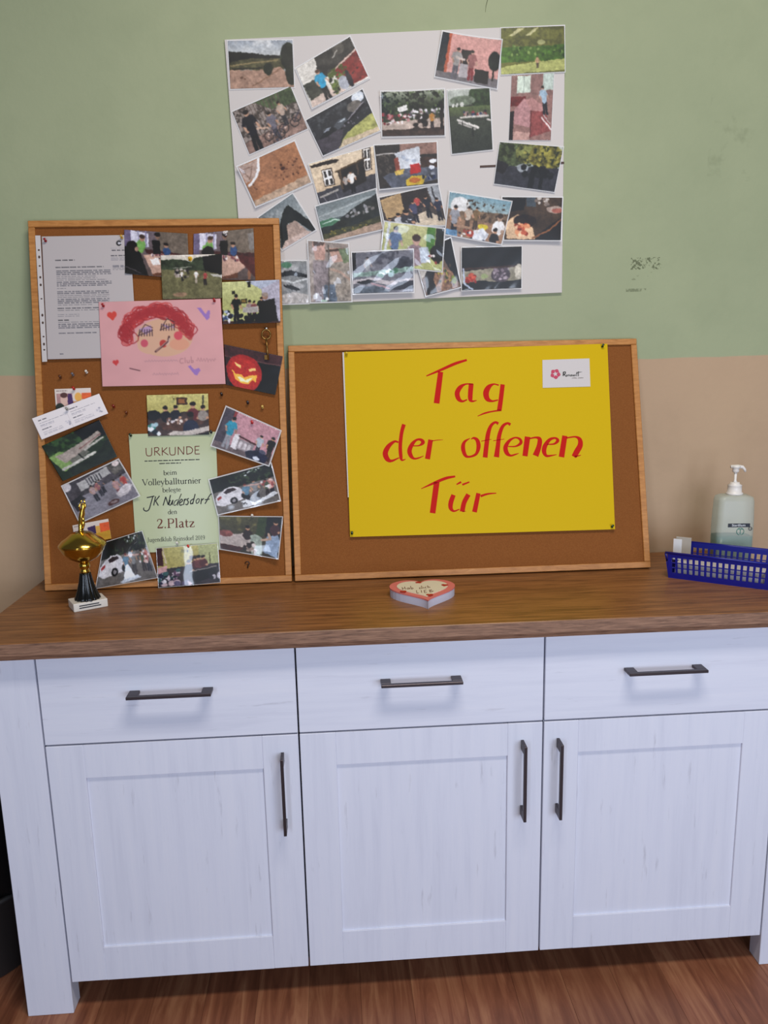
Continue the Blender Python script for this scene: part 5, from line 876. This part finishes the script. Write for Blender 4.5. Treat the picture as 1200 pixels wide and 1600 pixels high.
tube(bm, [(.004, 0, d1+hgt*.66), (.001, 0, d1+hgt*.85), (.008, 0, d1+hgt*1.05)], [.0024, .002, .0014], 8)
tube(bm, [(.009, 0, d1+hgt*.7), (.015, 0, d1+hgt*.85), (.013, 0, d1+hgt*1.08)], [.0024, .002, .0014], 8)
tube(bm, [(.002, 0, d1+.004), (.007, 0, d1+hgt*.25), (.006, 0, d1+hgt*.5)], [.003, .0035, .004], 8); obj('figurine', bm, M['gold'], tro, True)

# heart shaped gingerbread
def heart_pts(s, n=56):
    out = []
    for k in range(n):
        a = 2*math.pi*k/n; x = 16*math.sin(a)**3; y = 13*math.cos(a)-3.6*math.cos(2*a)-1.6*math.cos(3*a)-.7*math.cos(4*a); out.append((x/32*s, (y+2.2)/32*s*1.28))
    return out
HT = .021
hrt = tag(empty('heart_box', (.288, .154, H)), 'flat heart shaped tin with pink rim and cream top', 'heart')
def heart_prism(name, s, z0, z1, m, parent, bev=0, dx=0, dy=0, rz=0):
    bm = bmesh.new(); p = [(x*math.cos(rz)-y*math.sin(rz)+dx, x*math.sin(rz)+y*math.cos(rz)+dy) for x, y in heart_pts(s)]; a = [bm.verts.new((x, y, z0)) for x, y in p]; b = [bm.verts.new((x, y, z1)) for x, y in p]
    bm.faces.new(a); bm.faces.new(b[::-1])
    for i in range(len(p)): j = (i+1) % len(p); bm.faces.new((a[i], b[i], b[j], a[j]))
    bmesh.ops.recalc_face_normals(bm, faces=bm.faces); return obj(name, bm, m, parent)
heart_prism('side_wall', .150, 0, HT-.003, M['heartside'], hrt); heart_prism('rim_top', .152, HT-.003, HT, M['pink'], hrt); top = heart_prism('cream_top', .118, HT-.0002, HT+.0012, M['cream'], hrt, dy=.004)
for x, y, s, r in ((-.047, -.015, .015, .3), (.051, .022, .016, -.3), (-.006, .055, .014, 2.9), (.008, -.048, .016, 0)): heart_prism('painted_heart', s, HT+.001, HT+.0018, M['heartred'], hrt, dx=x, dy=y, rz=r)
TP = Table(H+HT+.0016); cr = (580, 880, 7.5); ww = 7
HL = [[(362, 282, ww), (372, 312, ww)], [(392, 276, ww), (402, 306, ww)], [(366, 298, ww), (398, 290, ww)], [(440, 288, ww), (422, 292, ww), (424, 304, ww), (440, 302, ww), (444, 288, ww), (452, 303, ww)], [(462, 268, ww), (470, 302, ww), (490, 298, ww), (484, 288, ww), (468, 292, ww)],
      [(585, 282, ww), (566, 288, ww), (570, 300, ww), (590, 294, ww)], [(590, 265, ww), (598, 298, ww)], [(612, 280, ww), (616, 296, ww)], [(648, 276, ww), (632, 280, ww), (634, 292, ww), (650, 290, ww)], [(660, 262, ww), (668, 290, ww)], [(664, 280, ww), (680, 276, ww), (688, 288, ww)],
      [(530, 318, ww), (538, 350, ww), (560, 346, ww)], [(585, 316, ww), (592, 346, ww)], [(620, 316, ww), (628, 346, ww), (655, 342, ww)], [(620, 317, ww), (646, 312, ww)], [(624, 331, ww), (644, 328, ww)], [(680, 312, ww), (692, 342, ww)], [(680, 312, ww), (708, 312, ww), (690, 326, ww), (728, 326, ww), (692, 342, ww)]]
ink('lettering', TP, hrt, None, 0, px_strokes(TP, 0, np.array([.288, .154]), cr, HL), M['brown_ink'], HT+.0018)

# blue basket
bx0 = np.array([.8976, .2416]); bx1 = np.array([1.0715, .1126]); dv = bx1-bx0; blen = float(np.linalg.norm(dv))+.004; ang = math.atan2(dv[1], dv[0])
bk = tag(empty('plastic_basket', (bx0[0], bx0[1], H), ang), 'blue slotted plastic basket holding papers in front of sanitizer bottle', 'basket')
bw_, bh_ = .105, .062
def slotted(name, A, B, up, out, cols, rows, hgt, tk=.0022, solid=.012, top=.012):
    """lattice wall from A to B (bottom line), leaning outwards by out"""
    A, B, out = Vector(A), Vector(B), Vector(out); d = B-A; bm = bmesh.new()
    nrm = d.cross(Vector((0, 0, hgt))+out).normalized()*tk
    def P(s, t): return A+d*s+(Vector((0, 0, hgt))+out)*t+ (d.normalized()*((s-.5)*2*out.length*0.55*t))
    def cell(s0, s1, t0, t1):
        v = [P(s0, t0), P(s1, t0), P(s1, t1), P(s0, t1)]; f = [bm.verts.new(p) for p in v]; b = [bm.verts.new(p-nrm) for p in v]
        bm.faces.new(f); bm.faces.new(b[::-1])
        for i in range(4): j = (i+1) % 4; bm.faces.new((f[i], b[i], b[j], f[j]))
    sl, tp = solid/hgt, 1-top/hgt; cell(0, 1, 0, sl); cell(0, 1, tp, 1)
    step = (tp-sl)/rows; e = .03; cw = (1-2*e)/cols
    for r in range(1, rows): cell(0, 1, sl+step*r-.018, sl+step*r+.018)
    for k in range(cols+1):
        s = e+cw*k; a, b = max(0, s-cw*.2), min(1, s+cw*.2)
        if k == 0: a = 0
        if k == cols: b = 1
        for r in range(rows): cell(a, b, sl+step*r+(.018 if r else 0), sl+step*(r+1)-(.018 if r < rows-1 else 0))
    bmesh.ops.recalc_face_normals(bm, faces=bm.faces); return obj(name, bm, M['blue'], bk)
o_ = .006
slotted('front_wall', (0, 0, .002), (blen, 0, .002), 1, (0, -o_, 0), 16, 3, bh_)
slotted('back_wall', (blen, bw_, .002), (0, bw_, .002), 1, (0, o_, 0), 16, 3, bh_+.004)
slotted('end_wall', (0, bw_, .002), (0, 0, .002), 1, (-o_, 0, 0), 7, 2, bh_*.62)
slotted('end_wall', (blen, 0, .002), (blen, bw_, .002), 1, (o_, 0, 0), 7, 2, bh_*.62)
boxo('bottom', M['blue'], bk, 0, blen, 0, bw_, 0, .0025)
bm = bmesh.new(); lo = [(-o_*1.3, -o_*1.3, bh_+.002), (blen+o_*1.3, -o_*1.3, bh_+.002)]; tube(bm, lo, .003, 8); obj('rim', bm, M['blue'], bk, True)
bm = bmesh.new(); tube(bm, [(-o_*1.3, bw_+o_*1.3, bh_+.006), (blen+o_*1.3, bw_+o_*1.3, bh_+.006)], .003, 8); obj('rim', bm, M['blue'], bk, True)
bm = bmesh.new(); tube(bm, [(-o_*1.2, -o_*1.2, bh_), (-o_, 0.006, bh_*.64), (-o_, bw_-.006, bh_*.64), (-o_*1.2, bw_+o_, bh_+.004)], .0025, 8); obj('rim', bm, M['blue'], bk, True)
def inbasket(name, x0, x1, y0, y1, z0, z1, m, label, cat, tilt=0):
    o = boxo(name, m, None, x0, x1, y0, y1, z0, z1, bev=.0005); o.matrix_world = Matrix.Translation((bx0[0], bx0[1], H)) @ Matrix.Rotation(ang, 4, 'Z') @ Matrix.Rotation(tilt, 4, 'X'); tag(o, label, cat); return o
inbasket('leaflet_stack', .012, blen-.012, .012, .085, .0032, .034, M['white_paper'], 'stack of white leaflets lying in blue basket', 'leaflets')
inbasket('name_card', .002, .038, .055, .0565, .035, .092, M['dullcard'], 'greyish card standing upright at low end of blue basket', 'card')
inbasket('plastic_sleeve', -.002, .018, .046, .0472, .035, .088, M['film'], 'small clear plastic sleeve standing in the blue basket', 'sleeve')

# sanitizer bottle
bc = (1.100, .335); BA = -.12
bot = tag(empty('sanitizer_bottle', (bc[0], bc[1], H), BA), 'hand sanitizer bottle with white pump and teal liquid behind blue basket', 'bottle')
zsh = zat(*bc, 773)-H; zlq = zat(*bc, 836)-H; znk = zat(*bc, 776)-H
def rrect(w, d, r, n=6):
    out = []
    for cx, cy, a0 in ((w-r, d-r, 0), (-w+r, d-r, 90), (-w+r, -d+r, 180), (w-r, -d+r, 270)):
        for k in range(n+1): a = math.radians(a0+90*k/n); out.append((cx+r*math.cos(a), cy+r*math.sin(a)))
    return out
def loft(name, secs, m, parent):
    bm = bmesh.new(); R_ = [[bm.verts.new((x, y, z)) for x, y in rrect(w_, d_, r_)] for w_, d_, r_, z in secs]
    for a, b in zip(R_, R_[1:]):
        for i in range(len(a)): j = (i+1) % len(a); bm.faces.new((a[i], a[j], b[j], b[i]))
    bm.faces.new(R_[0][::-1]); bm.faces.new(R_[-1]); return obj(name, bm, m, parent, True)
loft('bottle_body', [(.0445, .028, .012, 0), (.046, .030, .014, .004), (.046, .030, .014, zsh*.62), (.044, .029, .014, zsh-.014), (.042, .027, .014, zsh-.004), (.034, .022, .012, zsh), (.018, .017, .0168, zsh+.002)], M['milky'], bot)
loft('liquid', [(.0440, .0275, .012, .003), (.0448, .0285, .013, zlq)], M['liquid'], bot)
bm = bmesh.new(); z = zsh+.0015
lathe(bm, [(.0205, z), (.0205, z+.004), (.0175, z+.006), (.0165, z+.022), (.0175, z+.0235), (.0115, z+.027), (.0105, z+.031)], 32); obj('collar', bm, M['cap'], bot, True)
zt = zat(*bc, 727)-H
bm = bmesh.new(); tube(bm, [(0, 0, z+.030), (0, 0, z+.036), (0, 0, zt-.012)], [.006, .0032, .0038], 12); obj('pump_stem', bm, M['cap'], bot, True)
bm = bmesh.new(); lathe(bm, [(.0062, zt-.018), (.0085, zt-.014), (.0075, zt-.009), (.009, zt-.007), (.0115, zt-.003), (.010, zt)], 24)
tube(bm, [(-.013, 0, zt-.003), (.004, 0, zt-.003), (.016, 0, zt-.0045), (.0215, 0, zt-.0105), (.0235, 0, zt-.0165)], [.004, .0048, .0042, .0034, .0028], 12); obj('pump_head', bm, M['cap'], bot, True)
lab = zat(*bc, 818)-H-.002
bm = bmesh.new(); box(bm, -.022, .032, -.0308, -.0303, lab-.001, lab+.0085); lb = obj('label_band', bm, M['labelblack'], bot)
fc = bpy.data.curves.new('brand_text', 'FONT'); fc.body = 'Sterillium'; fc.size = .0088; fc.align_x = 'CENTER'; fo = bpy.data.objects.new('brand_text', fc); COL.objects.link(fo)
me = bpy.data.meshes.new_from_object(fo.evaluated_get(bpy.context.evaluated_depsgraph_get())); bpy.data.objects.remove(fo)
for v in me.vertices: v.co = (v.co.x+.004, -.0311, v.co.y+lab+.0012)
me.materials.clear(); me.materials.append(M['labelwhite']); link(bpy.data.objects.new('brand_text', me), lb)
bm = bmesh.new(); tube(bm, [(.033+.0042*math.cos(a), -.0305, lab-.005+.0042*math.sin(a)) for a in [k*math.pi/8 for k in range(17)]], .0007, 6); box(bm, .031, .035, -.0309, -.0304, lab-.0058, lab-.0045); obj('label_symbol', bm, M['labelblack'], bot)
bm = bmesh.new()
for s in (-1, 1): tube(bm, [(.009+s*.009*math.sin(a)*1.0, -.0304, lab-.013-.009*math.cos(a)+.001) for a in [k*math.pi/8+.3 for k in range(8)]], .0008, 6)
tube(bm, [(.009, -.0304, lab-.006), (.009, -.0304, lab-.02)], .0008, 6); tube(bm, [(.003, -.0304, lab-.006), (.015, -.0304, lab-.006)], .0008, 6); obj('label_emblem', bm, M['labelgreen'], bot)

# ------------------------------------------------------------------ waste bin left of the sideboard
bn = tag(empty('waste_bin', (-.838, .235, 0)), 'dark waste bin with black bag beside the sideboard', 'waste bin')
bm = bmesh.new(); lathe(bm, [(.15, 0), (.155, .005), (.178, .205), (.184, .207), (.184, .216), (.172, .216), (.168, .20)], 40); obj('bin_body', bm, M['bin'], bn, True)
bm = bmesh.new(); rs = random.Random(9); pr = []
lathe(bm, [(.160, .19), (.170, .215), (.176, .24), (.178, .34), (.165, .46), (.115, .54), (.03, .57)], 30)
for v in bm.verts:
    k = 1+.07*math.sin(9*math.atan2(v.co.y, v.co.x)+v.co.z*30)+.04*rs.random(); v.co.x *= k; v.co.y *= k
obj('bin_bag', bm, M['bag'], bn, True)
